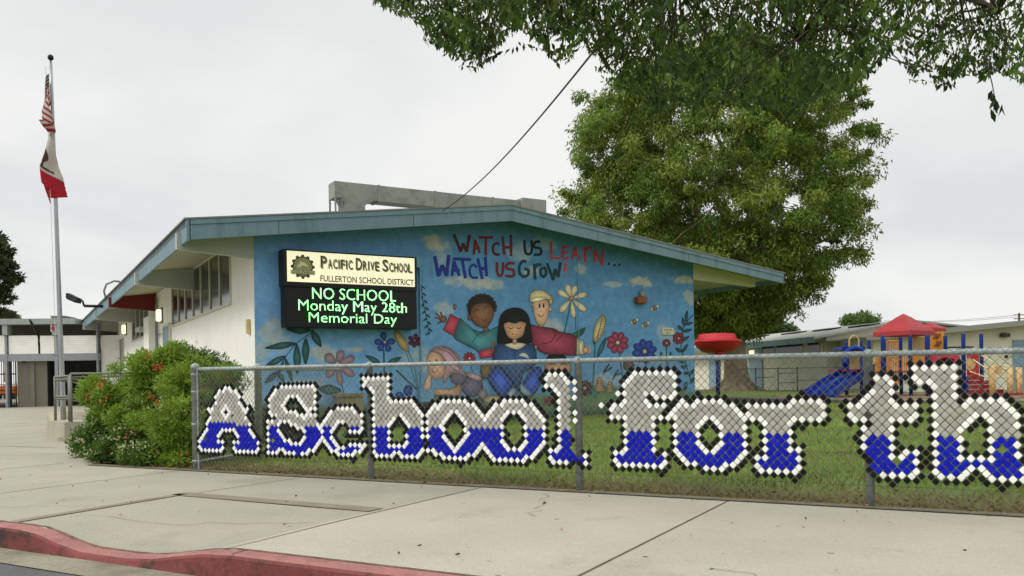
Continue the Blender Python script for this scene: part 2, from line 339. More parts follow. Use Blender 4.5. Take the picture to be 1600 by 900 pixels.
# ================================================================== CHAIN LINK FENCE
galv=mat('galvanised_steel','#99a2a1',.5,.1,ns=14,na=.22,ns2=90,na2=.15,dirt=('#747a70',5,.5,.8))
wirem=mat('fence_wire','#74776f',.5,.4,ns=20,na=.2)
FZ0,FSL=1.235,-.0055                                         # rail height, and its slow fall to the right
def ztop(u): return FZ0+FSL*u
PITCH,ROWH=.0703,.0766
fn=thing('chain_link_fence',uv(0,0),'galvanised chain link fence along the sidewalk carrying the plastic cup letters','fence')
pu=[0]+[guv(*p)[0] for p in ((575,750),(902,768),(1358,793))]; pu.append(pu[-1]+2.5); pu.append(pu[-1]+2.5)
for i,u in enumerate(pu):
    r=.048 if i==0 else .034; mb=MB(); h=ztop(u)+(.03 if i==0 else -.005); p=uv(u,-.055)
    mb.lathe((p.x,p.y,-.02),[(r,0),(r,h-.0),(r*1.12,h),(r*1.12,h+.03),(r*.8,h+.055),(.005,h+.065)],16)
    po=mb.build('post',galv,fn,smooth=True)
    if i==0:
        mb=MB()
        for z in (.1,.55,.95,1.16): mb=MB(); mb.lathe((p.x,p.y,z),[(r+.001,0),(r+.006,.002),(r+.006,.022),(r+.001,.024)],16); mb.build('tension_band',galv,po,smooth=True)
        mb=MB(); q=uv(.075,-.02); mb.box((q.x,q.y,.62),(.02,.008,1.2),FU); mb.build('tension_bar',galv,po)
mb=MB(); mb.tube([uv(u,-.055,ztop(u)) for u in np.linspace(.03,12.5,26)],.0225,12,); mb.build('top_rail',galv,fn,smooth=True)
def meshwires(u0,u1,org,du,dv,zlo,zt,pitch=PITCH,row=ROWH,r=.0019,seg=2.0):
    """both diagonals of a chain link mesh; org + u*du, lifted along z"""
    P=[];H=zt-zlo; run=H/row*pitch
    for s in (1,-1):
        k=math.floor((u0-run)/pitch); 
        while k*pitch<u1+run:
            a=k*pitch; A=(a,0.); B=(a+s*run,H)
            pts=[A,B]
            for lim,sg in ((u0,1),(u1,-1)):
                (x0,h0),(x1,h1)=pts
                if (x0-lim)*sg<0 and (x1-lim)*sg<0: pts=None;break
                if (x0-lim)*sg<0: h0=h0+(lim-x0)/(x1-x0)*(h1-h0);x0=lim
                elif (x1-lim)*sg<0: h1=h0+(lim-x0)/(x1-x0)*(h1-h0);x1=lim
                pts=[(x0,h0),(x1,h1)]
            if pts and abs(pts[0][0]-pts[1][0])>.01: P.append((pts,s))
            k+=1
    V=[];Fc=[]
    for pts,s in P:
        (x0,h0),(x1,h1)=pts; off=r*.9*s
        base=[Vector((org.x+du.x*x+dv.x*off,org.y+du.y*x+dv.y*off,zlo+h)) for x,h in pts]
        d=(base[1]-base[0]).normalized(); n1=Vector((dv.x,dv.y,0)); n2=d.cross(n1); i=len(V)
        for b in base:
            for c in ((1,0),(0,1),(-1,0),(0,-1)): V.append(b+n1*c[0]*r+n2*c[1]*r)
        for a in range(4): Fc.append((i+a,i+(a+1)%4,i+4+(a+1)%4,i+4+a))
    return np.array([tuple(x) for x in V]),np.array(Fc)
LZ0=.02
mb=MB()
for z in (.42,.17): mb.tube([uv(.08,-.012,z),uv(12.5,-.012,z)],.002,4)
mb.build('tension_wire',mat('dark_wire','#3c3c36',.6,.3),fn)
# return fence towards the building
g2=ground(405,715); rp0=uv(0,-.055); rd=Vector((g2.x-rp0.x,g2.y-rp0.y)); rl=rd.length; rd=rd/rl; rn=Vector((rd.y,-rd.x))
rf=thing('chain_link_fence',(g2.x,g2.y,gz(g2.x,g2.y)),'short return of chain link fence running back from the corner post beside the shrub','fence')
mb=MB(); mb.lathe((g2.x,g2.y,0),[(.05,0),(.05,1.27),(.056,1.275),(.056,1.3),(.03,1.325),(.004,1.33)],16); mb.build('post',galv,rf,smooth=True)
e2=Vector((g2.x,g2.y))+rd*2.6
mb=MB(); mb.tube([(rp0.x,rp0.y,1.23),(g2.x,g2.y,1.25),(e2.x,e2.y,1.27)],.021,10); mb.build('top_rail',galv,rf,smooth=True)
mb=MB(); mb.tube([(rp0.x,rp0.y,.1),(g2.x,g2.y,.12),(e2.x,e2.y,.15)],.015,8); mb.build('bottom_rail',galv,rf,smooth=True)
v_,f_=meshwires(.06,rl+2.6,rp0,rd,rn,.04,1.29); np_mesh('wire_mesh',v_,f_,None,wirem,rf)
# ------------------------------------------------------------------ plastic cup letters pushed into the mesh
def zp(ox,oy,s): return lambda pts:[(ox+p[0]/s,oy+p[1]/s)+tuple(p[2:]) for p in pts]
Z1=zp(300,590,6.925);Z2=zp(410,590,6.428);Z3=zp(555,570,5.625);Z4=zp(660,610,7.2);Z5=zp(830,570,5.294);Z6=zp(930,570,5.0);Z7=zp(1030,600,5.625);Z8=zp(1300,550,4.09)
g='g'
LET=[]   # (label, outer, holes) ; 'g' marks points of the outline that are not white
LET.append(('capital letter A of plastic cups at the left end of the fence',Z1([(355,115),(395,115),(425,150),(468,145),(490,178),(515,210),(500,245,g),(515,275),(540,310),(565,342),(605,335),(585,375),(580,410,g),(587,440),(605,470,g),(630,505),(632,570),(655,605),(680,640),(700,672,g),(720,705),(720,770),(705,808),(658,805),(615,803),(570,803),(528,803),(488,803),(463,765),(463,700),(505,700),(505,638),(480,605),(460,572),(418,570),(375,570),(335,570),(310,600),(290,635),(293,697),(337,697),(338,757),(318,795),(278,793),(236,791),(195,790),(152,788),(112,788),(90,752),(88,692),(110,655),(133,620),(152,590),(172,555),(165,503),(185,470),(205,435),(225,405,g),(205,380),(183,342),(215,345),(240,310,g),(258,278),(262,240,g),(255,210),(275,180),(293,145),(320,150,g),(335,150)]),[Z1([(368,310),(388,343),(410,372),(390,405),(368,440),(348,408),(328,377),(348,343)])]))
LET.append(('capital letter S of plastic cups between the letter A and the letter c',Z2([(195,95),(238,97),(281,95),(324,95),(368,93),(412,92),(456,92),(505,88),(530,122),(530,187),(530,250),(533,315),(487,318),(465,350),(487,380),(537,380),(545,440,g),(560,475),(583,510),(583,570,g),(600,605),(580,640),(560,670),(538,700),(515,740),(475,730),(452,765),(408,762),(365,765,g),(318,760),(278,758),(237,757),(215,722),(172,720),(150,755),(110,755),(65,752),(65,690),(63,627),(62,565),(63,505),(60,442),(100,440),(140,430,g),(150,410,g),(140,380),(100,378),(77,348),(75,287),(72,228),(95,190),(113,158),(132,125),(165,110,g)]),
 [Z2([(305,190),(348,190),(370,220),(393,250),(418,285),(443,318),(465,350),(443,382),(422,412),(400,380),(358,380),(335,347),(290,347),(245,350),(225,320),(205,285),(225,250),(243,220),(262,190)]),
  Z2([(232,442),(275,442),(297,475),(340,475),(362,510),(407,510),(430,540),(430,605),(408,635),(387,668),(342,665),(298,663),(277,630),(232,630),(210,597),(187,567),(165,535),(165,478),(187,442)])]))
LET.append(('small letter c of plastic cups beside the second fence post',Z2([(762,312),(808,312),(855,310),(902,308),(928,345),(965,355,g),(1000,378),(1002,445),(1002,512),(980,548),(932,547),(885,545),(860,510,g),(838,478,g),(815,443),(770,443),(748,475),(728,505),(700,545),(685,575,g),(698,605),(725,637),(748,670),(770,705),(815,705),(850,690,g),(885,677),(932,677),(980,677),(1028,677),(1005,710),(980,745),(933,745),(910,782),(862,778),(817,775),(770,772),(745,740),(700,740),(675,707),(652,670),(628,637),(605,605),(583,570),(595,540),(610,475),(630,445),(650,410),(672,378),(695,345),(730,330,g)]),[]))
LET.append(('small letter h of plastic cups right of the second fence post',Z3([(112,125),(157,123),(202,122),(246,122),(290,120),(293,180),(293,240),(295,297),(318,327),(362,327),(407,327),(450,327),(495,325),(520,355),(545,385),(570,415),(593,445),(593,508),(593,567),(593,627),(595,690,g),(607,750),(580,775),(553,805),(507,805),(460,805),(413,805),(390,770),(348,770),(325,800),(280,798),(236,798),(193,797),(170,770),(170,710),(170,650),(170,592),(168,533),(166,475),(165,415),(163,357),(160,300),(160,240),(137,210),(113,183,g),(68,183),(88,153),(65,125)]),[Z3([(407,445),(432,475),(457,505),(480,535),(480,590,g),(457,625),(460,683),(435,712),(390,712),(347,712),(300,710),(302,653),(300,592),(297,545),(322,505),(347,475),(380,450,g)])]))
LET.append(('first small letter o of plastic cups, right after the letter h',Z4([(235,122),(297,122),(358,122),(420,122),(482,122),(513,165),(573,163),(607,203),(640,245),(672,287),(705,330),(700,430,g),(690,530,g),(680,605),(650,645),(618,690),(588,730),(525,722),(492,768),(432,765),(370,762),(308,760),(248,757),(217,715),(155,715),(125,672),(67,672),(70,595,g),(67,515),(65,440),(60,362),(60,285),(90,243),(120,200),(150,158),(175,200),(205,160)]),
 [Z4([(390,245),(423,285),(455,327),(487,370),(500,405,g),(490,445),(520,485),(488,527),(458,570),(430,607),(400,645),(370,687),(338,645),(305,600),(275,560),(243,520),(243,440),(213,408),(243,365),(270,320),(300,280),(328,243),(360,225,g)])]))
LET.append(('second small letter o of plastic cups, left of the letter l',Z4([(705,330),(735,290),(767,245),(800,200),(832,160),(895,165),(925,122),(990,122),(1057,122),(1122,122),(1160,165),(1225,163),(1260,205),(1297,250),(1333,293),(1370,337),(1370,415),(1372,500),(1375,585),(1340,627),(1308,670),(1275,712),(1242,755),(1175,745),(1142,790),(1073,787),(1007,785),(942,780),(877,778),(812,775),(777,732),(747,690),(713,645),(680,605),(690,530,g),(700,430,g)]),
 [Z4([(1027,250),(1095,248),(1130,290),(1163,330),(1163,413),(1165,495),(1167,580),(1135,620),(1103,663),(1037,660),(972,658),(937,615),(905,572),(905,495),(900,412),(903,330),(935,290),(965,247)])]))
LET.append(('small letter l of plastic cups in front of the third fence post',Z5([(147,83),(197,85),(250,85),(273,117),(303,147),(355,145),(357,210),(360,272),(350,335,g),(365,400),(370,455),(345,495,g),(325,540,g),(325,580,g),(325,645,g),(325,705,g),(372,770,g),(410,765,g),(458,748),(460,812),(405,812,g),(365,780,g),(335,775,g),(298,808),(245,805),(193,803),(165,768),(165,708),(213,708),(240,680),(240,613),(238,550),(235,490),(233,430),(232,367),(230,303),(227,242),(200,210),(173,180),(145,160,g),(122,180),(120,117)]),[]))
LET.append(('small letter f of plastic cups, hooked over to the right',Z6([(305,67),(360,67),(417,67),(473,67),(527,67),(587,67),(617,95),(620,160),(620,225),(590,255),(535,255),(480,255),(452,225),(397,225),(397,287),(425,317),(480,317),(537,317),(540,375,g),(513,413),(458,413),(458,475),(460,537),(462,602),(463,665),(495,720,g),(547,700),(548,762),(522,795),(467,793),(410,790),(355,787),(300,783),(245,780),(190,775),(163,745),(162,685),(215,685),(240,655),(240,595),(238,530),(235,470),(232,410),(180,410),(127,408),(127,347),(150,317),(205,317),(230,287),(240,255,g),(230,225),(230,165),(255,133),(280,100)]),[]))
LET.append(('small letter o of plastic cups between the letters f and r',Z7([(205,152),(235,190),(305,190),(335,152),(403,152),(470,152),(540,152),(573,193),(643,190),(677,230),(713,267),(750,303),(735,340,g),(752,380),(755,457),(755,530),(760,605),(727,640),(692,678),(657,715),(587,712),(553,750),(485,748),(417,742),(365,715,g),(317,700),(250,698),(215,660),(182,622),(150,585),(148,513),(147,440),(145,370),(140,300),(78,300),(107,262),(137,228),(170,190)]),[Z7([(475,300),(508,337),(543,375),(575,412,g),(547,450),(547,525),(513,560),(480,597),(415,595),(380,557),(345,520),(343,447),(320,412,g),(345,375),(375,337),(405,300)])]))
LET.append(('small letter r of plastic cups with a long arm to the right',Z7([(783,190),(853,190),(925,190),(997,190),(1070,193),(1147,193),(1180,153),(1253,153),(1328,153),(1405,153),(1445,192),(1420,232,g),(1450,272),(1410,313),(1335,313),(1273,313),(1185,310),(1150,348),(1115,385,g),(1150,425),(1153,500),(1153,575),(1230,580),(1232,660),(1235,738),(1197,775),(1122,772),(1047,770),(973,767),(905,765),(868,722),(865,648),(940,650),(937,573),(935,497),(930,420),(965,385,g),(928,345),(893,305),(820,305),(783,267),(800,230,g)]),[]))
LET.append(('small letter t of plastic cups in front of the fourth fence post',Z8([(282,167),(340,163),(372,195),(350,225,g),(375,255),(377,313),(407,343),(467,343),(528,343),(530,403),(502,433),(440,433),(380,433),(382,493),(383,552),(385,612),(387,672),(445,672),(475,640),(537,645),(540,705),(542,767),(513,795),(450,793),(390,790),(330,787),(275,745,g),(250,715,g),(275,680,g),(235,640,g),(205,610),(207,550),(205,493),(235,460,g),(207,427),(147,433),(117,403),(115,345),(168,345),(195,318),(225,287),(253,255),(280,225,g),(270,195,g)]),[]))
LET.append(('second letter h of plastic cups at the right end of the fence',Z8([(520,100),(582,98),(645,98),(710,97),(773,97),(778,158),(780,220),(782,280),(810,310,g),(845,343),(880,310),(948,310),(1015,310),(1082,310),(1120,343),(1153,375),(1188,407),(1190,470),(1215,520,g),(1193,595),(1195,660),(1225,700,g),(1227,770),(1215,820),(1165,817),(1100,815),(1033,810),(995,780),(960,747),(890,745),(860,775),(832,803),(767,803),(703,800),(668,770),(665,707),(665,645),(662,585),(660,523),(658,463),(656,403),(655,343),(652,282),(650,220),(617,190),(557,190),(522,158)]),[Z8([(980,405),(1015,437),(1050,465,g),(1022,500),(1022,560),(1025,625),(1028,685),(960,685),(892,685),(827,680),(827,620),(823,557),(823,497),(855,467),(885,435),(915,403),(948,375,g)])]))
PX,QZ=.0658,.0710
_pu=[]; _A=[.02,-.05,.04,.05,.09,-.02,-.17,-.2,-.12,-.07,-.04,.1]; _B=[-.08,-.25,-.32,-.37,-.41,-.53,-.58,-.54,-.4,-.28,-.28,-.19]
for lab,o_,hs in LET: _pu.append(float(np.mean([fence(p[0],p[1])[0] for p in o_])))
def ph(u): return float(np.interp(u,_pu,_A)),float(np.interp(u,_pu,_B))
def cell(i,j):
    u=(i+j)*PX/2; a,b=ph(u); return (i+a+j+b)*PX/2,(i+a-j-b)*QZ/2
def tocell(px,py):
    u,z=fence(px,py); a,b=ph(u); return u/PX+z/QZ-a,u/PX-z/QZ-b
def inpoly(x,y,P):
    c=False; n=len(P)
    for k in range(n):
        (x0,y0),(x1,y1)=P[k],P[(k+1)%n]
        if (y0>y)!=(y1>y) and x<(x1-x0)*(y-y0)/(y1-y0)+x0: c=not c
    return c
# front wires follow the (slightly stretched) mesh cells
def frontmesh():
    V=[];Fc=[]; r=.0021
    imax=int(12.6/PX+1.4/QZ)+2
    def wire(nodes,s):
        pts=[]
        for (x,z) in nodes:
            if .06<x<12.45 and .015<z<ztop(x)+.034: pts.append((x,z))
        if len(pts)<2: return
        k=len(pts); i0=len(V)
        for m,(x,z) in enumerate(pts):
            off=r*1.0*s*(1 if m%2 else -1); p=uv(x,off,z)
            q=pts[min(m+1,k-1)]; w=pts[max(m-1,0)]; d=Vector((FU.x*(q[0]-w[0]),FU.y*(q[0]-w[0]),q[1]-w[1])).normalized(); n1=Vector((FV.x,FV.y,0)); n2=d.cross(n1)
            for c in ((1,0),(0,1),(-1,0),(0,-1)): V.append(tuple(p+n1*c[0]*r+n2*c[1]*r))
        for m in range(k-1):
            for a in range(4): Fc.append((i0+m*4+a,i0+m*4+(a+1)%4,i0+m*4+4+(a+1)%4,i0+m*4+4+a))
    for i in range(-4,imax):
        wire([cell(i+.5,j+.5) for j in range(-22,imax)],1)
    for j in range(-22,imax):
        wire([cell(i+.5,j+.5) for i in range(-4,imax)],-1)
    return np.array(V),np.array(Fc)
v_,f_=frontmesh(); np_mesh('wire_mesh',v_,f_,None,wirem,fn)
cupW=mat('white_plastic','#f9f9f5',.4,ns=30,na=.03,dirt=('#d5d1c2',6,.68,.9)); cupG=mat('grey_plastic','#acaaa2',.42,ns=30,na=.07); cupB=mat('blue_plastic','#0713b0',.38,ns=30,na=.15,spec=.22); cupK=mat('black_plastic','#0b0c0a',.6,ns=20,na=.3,spec=.2)
BLUEZ=.572
taken={}
def cup(mb,i,j,big):
    x,z=cell(i,j); x+=random.gauss(0,.0012); z+=random.gauss(0,.0012); s=.455*big; d=.010+random.uniform(-.002,.002); tx,tz=random.gauss(0,.085),random.gauss(0,.085)
    ring=[]
    for k in range(8):     # diamond with cut corners
        c=k//2; a=((1,0),(0,1),(-1,0),(0,-1))[c]; b=((1,0),(0,1),(-1,0),(0,-1))[(c+1)%4] if k%2 else ((1,0),(0,1),(-1,0),(0,-1))[(c-1)%4]
        ring.append((a[0]*.86+b[0]*.14,a[1]*.86+b[1]*.14))
    vs=[]
    for sc,v in ((.95,-.008),(1.,.001),(.955,d*.9),(.62,d*1.08)):
        for (a,b) in ring:
            dx,dz=a*PX*s*sc,b*QZ*s*sc; vs.append(uv(x+dx,v+dx*tx+dz*tz,z+dz))
    vs.append(uv(x,d*1.1,z)); fs=[]
    for r in range(3):
        for k in range(8): fs.append((r*8+k,r*8+(k+1)%8,r*8+8+(k+1)%8,r*8+8+k))
    for k in range(8): fs.append((24+k,24+(k+1)%8,32))
    mb.mesh(vs,fs)
cells_all=[]
for lab,o_,hs in LET:
    oc=[tocell(p[0],p[1]) for p in o_]; hc=[[tocell(p[0],p[1]) for p in h] for h in hs]
    white=set()
    for src,cc in [(o_,oc)]+list(zip(hs,hc)):
        for p,c in zip(src,cc):
            if len(p)==2: white.add((round(c[0]),round(c[1])))
    i0=int(min(c[0] for c in oc))-2;i1=int(max(c[0] for c in oc))+3;j0=int(min(c[1] for c in oc))-2;j1=int(max(c[1] for c in oc))+3
    fill={(i,j) for i in range(i0,i1) for j in range(j0,j1) if (i,j) not in white and inpoly(i,j,oc) and not any(inpoly(i,j,h) for h in hc)}
    cells_all.append((lab,white,fill))
used=set()
for lab,w_,f_ in cells_all: used|=w_|f_
postcol=[pu[1],pu[2],pu[3]]
for li,(lab,white,fill) in enumerate(cells_all):
    black={(i+a,j+b) for (i,j) in white|fill for a,b in ((1,0),(-1,0),(0,1),(0,-1))}
    black|={(i+a,j+b) for (i,j) in white for a,b in ((1,1),(-1,-1),(1,-1),(-1,1)) if random.random()<.08}
    black-=used
    if li==7: white.add(tuple(round(c) for c in tocell(965,615.6)))
    for p in ([(939.5,633)] if li==7 else []): white.add(tuple(round(c) for c in tocell(*p)))
    P=[[] for _ in range(4)]
    for k,S in ((0,white),(1,fill),(3,black)):
        for c in S:
            if c in taken: continue
            x,z=cell(*c)
            if z<.1 or z>ztop(x)-.03: continue
            if k in (1,3) and abs(x-pu[2])<.045 and z>.3 and random.random()<(.9 if k==3 or z>.6 else .5): continue
            if k in (1,3) and random.random()<.004: continue
            taken[c]=1; kk=k
            if k==1 and z<BLUEZ: kk=2
            P[kk].append(c)
    u_=sum(cell(*c)[0] for c in white)/len(white); L_=thing('cup_letter',uv(u_,0,.25),lab,'letter','plastic cup letters pushed into the fence')
    for m,nm,ma in zip(P,('white_outline_cups','grey_cups','blue_cups','black_border_cups'),(cupW,cupG,cupB,cupK)):
        todo=set(m)
        while todo:
            st=[todo.pop()]; comp=[st[0]]
            while st:
                i,j=st.pop()
                for a in (-1,0,1):
                    for b in (-1,0,1):
                        q=(i+a,j+b)
                        if q in todo: todo.remove(q); st.append(q); comp.append(q)
            sub_=MB()
            for c in sorted(comp): cup(sub_,*c,1.0 if ma is not cupK else .92)
            sub_.build(nm,ma,L_)
# ================================================================== SCHOOL BUILDING WITH THE MURAL WALL
whitew=mat('white_stucco','#f2f1eb',.85,ns=2.5,na=.03,ns2=90,na2=.05,bump=.25,dirt=('#c6c2b4',.8,.62,.9))
creamw=mat('cream_paint','#cfc8a8',.7,ns=2,na=.05)
soffm=mat('soffit_paint','#b5b29a',.8,ns=2,na=.08)
trim=mat('blue_grey_trim','#6f8a93',.55,ns=1.5,na=.07,ns2=25,na2=.04,dirt=('#4f6063',1.4,.5,.8),stretch=(2.2,2.2,.35))
beamm=mat('grey_beam_paint','#b6bab1',.7,ns=3,na=.05)
redb=mat('dark_red_paint','#6e1a1e',.6,ns=3,na=.1)
roofm=mat('grey_roofing','#83857f',.95,ns=2,na=.12,ns2=60,na2=.2,bump=.4)
glassd=mat('dark_glass','#23271f',.12,spec=.6,ns=1.5,na=.3)
framem=mat('window_frame_paint','#cfcdbd',.6,ns=5,na=.06)
bluedoor=mat('blue_door_paint','#7d97a8',.5,ns=4,na=.06)
ductm=mat('grey_sheet_metal','#8f918a',.6,.15,ns=2,na=.1,ns2=25,na2=.08,dirt=('#5f5f55',2.2,.5,.75))
pipem=mat('grey_pipe','#7d8280',.5,.3,ns=10,na=.15)
blackm=mat('black_metal','#151615',.45,.2,ns=15,na=.2)
TL,TE,TR,TX,TP=-.535,-1.854,10.78,13.474,4.95
def zr(t): return 4.05+(t-TE)/(TP-TE)*(4.904-4.05) if t<TP else 4.904+(t-TP)/(TX-TP)*(3.812-4.904)
BL=33.
sb=thing('school_building',wp(5,0,.15),'long low school building with a blue mural on its gable wall','building')
mb=MB(); mb.prism([wp(TL,.0,-.3),wp(TR,.0,-.3),wp(TR,.0,zr(TR)-.14),wp(TP,.0,zr(TP)-.14),wp(TL,.0,zr(TL)-.14)],Vector((M[0],M[1],0))*.2)
mb.build('gable_wall',mat('blue_wall_paint','#4f7f9e',.8,ns=3,na=.05),sb)
mb=MB(); mb.hexa([wp(TL,.2,-.3),wp(TL+.2,.2,-.3),wp(TL+.2,BL,-.3),wp(TL,BL,-.3),wp(TL,.2,zr(TL)-.14),wp(TL+.2,.2,zr(TL+.2)-.14),wp(TL+.2,BL,zr(TL+.2)-.14),wp(TL,BL,zr(TL)-.14)])
mb.hexa([wp(TR-.2,.2,-.3),wp(TR,.2,-.3),wp(TR,BL,-.3),wp(TR-.2,BL,-.3)]+[wp(TR-.2,.2,zr(TR)-.14),wp(TR,.2,zr(TR)-.14),wp(TR,BL,zr(TR)-.14),wp(TR-.2,BL,zr(TR)-.14)])
mb.prism([wp(TL,BL,-.3),wp(TR,BL,-.3),wp(TR,BL,zr(TR)-.14),wp(TP,BL,zr(TP)-.14),wp(TL,BL,zr(TL)-.14)],Vector((M[0],M[1],0))*.2)
mb.prism([wp(TL-.004,0,-.3),wp(TL-.004,.2,-.3),wp(TL-.004,.2,zr(TL)-.15),wp(TL-.004,0,zr(TL)-.15)],Vector((W[0],W[1],0))*.003)
mb.build('side_wall',whitew,sb)
# roof: deck with soffit, top sheet
mb=MB()
for (a,b) in ((TE,TP),(TP,TX)):
    mb.hexa([wp(a,-.5,zr(a)-.13),wp(b,-.5,zr(b)-.13),wp(b,BL+.6,zr(b)-.13),wp(a,BL+.6,zr(a)-.13)]+[wp(a,-.5,zr(a)-.02),wp(b,-.5,zr(b)-.02),wp(b,BL+.6,zr(b)-.02),wp(a,BL+.6,zr(a)-.02)])
rf_=mb.build('roof',soffm,sb)
mb=MB()
for (a,b) in ((TE-.06,TP),(TP,TX+.06)):
    A=zr(TE)-.008 if a<TE else zr(a); 
    mb.hexa([wp(a,-.63,zr(a)+.005),wp(b,-.63,zr(b)+.005),wp(b,BL+.7,zr(b)+.005),wp(a,BL+.7,zr(a)+.005)]+[wp(a,-.63,zr(a)+.035),wp(b,-.63,zr(b)+.035),wp(b,BL+.7,zr(b)+.035),wp(a,BL+.7,zr(a)+.035)])
mb.build('roofing_sheet',roofm,rf_)
# rake boards
def rake(a,b,da,db): 
    mb=MB(); mb.prism([wp(a,-.6,zr(a)-da),wp(b,-.6,zr(b)-db),wp(b,-.6,zr(b)),wp(a,-.6,zr(a))],Vector((M[0],M[1],0))*.06); mb.build('rake_fascia',trim,sb)
    mb=MB(); mb.prism([wp(a,-.618,zr(a)-.09),wp(b,-.618,zr(b)-.09),wp(b,-.618,zr(b)),wp(a,-.618,zr(a))],Vector((M[0],M[1],0))*.016); mb.build('rake_trim',trim,sb)
for t_ in (-.2,2.6,7.3,10.1):
    h_=.34 if t_<TP else .30; mb=MB(); mb.hexa([wp(t_-.006,-.604,zr(t_)-h_),wp(t_+.006,-.604,zr(t_)-h_),wp(t_+.006,-.6,zr(t_)-h_),wp(t_-.006,-.6,zr(t_)-h_),wp(t_-.006,-.604,zr(t_)-.1),wp(t_+.006,-.604,zr(t_)-.1),wp(t_+.006,-.6,zr(t_)-.1),wp(t_-.006,-.6,zr(t_)-.1)]); mb.build('board_joint',mat('joint_dark'),sb)
rake(TE+.05,TP,.36,.335); rake(TP,TX,.335,.26)
mb=MB(); mb.hexa([wp(TE-.02,-.62,3.67),wp(TE+.03,-.62,3.67),wp(TE+.03,BL+.6,3.70),wp(TE-.02,BL+.6,3.70),wp(TE-.02,-.62,4.09),wp(TE+.03,-.62,4.09),wp(TE+.03,BL+.6,4.12),wp(TE-.02,BL+.6,4.12)]); mb.build('eave_fascia',trim,sb)
mb=MB(); mb.hexa([wp(TX-.03,-.6,3.56),wp(TX+.02,-.6,3.56),wp(TX+.02,BL+.6,3.56),wp(TX-.03,BL+.6,3.56)]+[wp(TX-.03,-.6,3.80),wp(TX+.02,-.6,3.80),wp(TX+.02,BL+.6,3.80),wp(TX-.03,BL+.6,3.80)]); mb.build('eave_fascia',trim,sb)
mb=MB(); mb.tube([wp(TE-.05,b,3.98+.01*math.sin(b*1.7)) for b in np.linspace(-.6,24,30)],.012,6); mb.build('eave_cable',blackm,sb)
# rafter beams
def beam(b,m,t0=-1.95,t1=TL,d0=.32,d1=.58,nm='roof_beam'):
    zb0=zr(max(t0,TE))-.135; mb=MB(); th=.13
    if t0<t1: poly=[wp(t0,b,zb0-d0),wp(t1+.03,b,zr(t1)-.135-d1),wp(t1+.03,b,zr(t1)-.135),wp(TE,b,zr(TE)-.135),wp(t0,b,zb0-.01)]
    else: poly=[wp(t0,b,zb0-d0),wp(t1-.03,b,zr(t1)-.135-d1),wp(t1-.03,b,zr(t1)-.135),wp(t0,b,zr(min(t0,TX))-.135)]
    mb.prism(poly,Vector((M[0],M[1],0))*th); return mb.build(nm,m,sb)
beam(0.0,beamm); beam(6.3,beamm)
r_=beam(13.1,redb); r_['label']='dark red painted roof beam'
beam(18.7,beamm); beam(25.,beamm); beam(30.5,beamm)
beam(0.0,creamw,t0=TX-.45,t1=TR,d0=.24,d1=.42); beam(8.,creamw,t0=TX-.45,t1=TR,d0=.24,d1=.42)
# windows in the side wall
def sidebox(mb,b0,b1,z0,z1,o0,o1): mb.hexa([wp(TL-o1,b0,z0),wp(TL-o0,b0,z0),wp(TL-o0,b1,z0),wp(TL-o1,b1,z0),wp(TL-o1,b0,z1),wp(TL-o0,b0,z1),wp(TL-o0,b1,z1),wp(TL-o1,b1,z1)])
def sidewindow(b0,b1,z0,z1,n):
    mb=MB(); f=.07
    sidebox(mb,b0,b1,z0-.05,z0,.0,.06); sidebox(mb,b0,b1,z1,z1+.04,.0,.035)
    for i in range(n+1):
        b=b0+(b1-b0)*i/n; sidebox(mb,max(b-f/2,b0),min(b+f/2,b1),z0,z1,.0,.035)
    w=mb.build('window',framem,sb); mb=MB()
    for i in range(n):
        a=b0+(b1-b0)*i/n+f/2; c=b0+(b1-b0)*(i+1)/n-f/2; sidebox(mb,a,c,z0,z1,.0,.006)
    mb.build('pane',glassd,w); return w
sidewindow(2.0,9.85,2.82,zr(TL)-.18,7); sidewindow(14.9,19.6,2.84,zr(TL)-.18,4)
w=sidewindow(22.6,25.8,1.2,3.1,2)
mb=MB(); sidebox(mb,10.2,11.35,.25,2.85,.0,.05); dd=mb.build('door',bluedoor,sb)
mb=MB(); sidebox(mb,10.3,10.36,1.1,1.2,.05,.12); mb.build('handle',pipem,dd)
mb=MB(); sidebox(mb,10.1,10.2,.2,2.9,.0,.07); sidebox(mb,11.35,11.45,.2,2.9,.0,.07); sidebox(mb,10.2,11.35,2.85,2.93,.0,.07); mb.build('door_frame',framem,sb)
mb=MB(); sidebox(mb,13.3,14.6,.1,3.36,0.,.22); mb.build('pier',whitew,sb)
mb=MB(); sidebox(mb,15.0,16.2,2.98,3.12,0.,.3); mb.build('wall_box',beamm,sb)
mb=MB(); mb.tube([wp(TL-.06,12.6,.2),wp(TL-.06,12.6,3.9)],.035,8); mb.tube([wp(TL-.06,12.0,2.7),wp(TL-.06,12.6,2.65)],.02,6); mb.build('downpipe',pipem,sb)
mb=MB(); mb.tube([wp(TL-.05,13.0,2.0),wp(TL-.05,13.0,3.7)],.02,6); mb.build('conduit',pipem,sb)
lampm=mat('lit_lamp_glass','#fff3cf',.4,emit='#ffe9b0',es=1.6); 
for b,z,lb in ((11.9,3.27,'square wall lamp glowing beside the blue door, nearer one'),(21.7,3.42,'square wall lamp glowing farther along the white side wall')):
    p=wp(TL-.1,b,z); t=thing('wall_lamp',p,lb,'lamp','wall lamps on the side wall')
    mb=MB(); sidebox(mb,b-.22,b+.22,z-.24,z+.24,.0,.05); mb.build('back_plate',pipem,t)
    mb=MB(); sidebox(mb,b-.16,b+.16,z-.18,z+.18,.05,.17); mb.build('lamp_glass',lampm,t,bevel=.02)
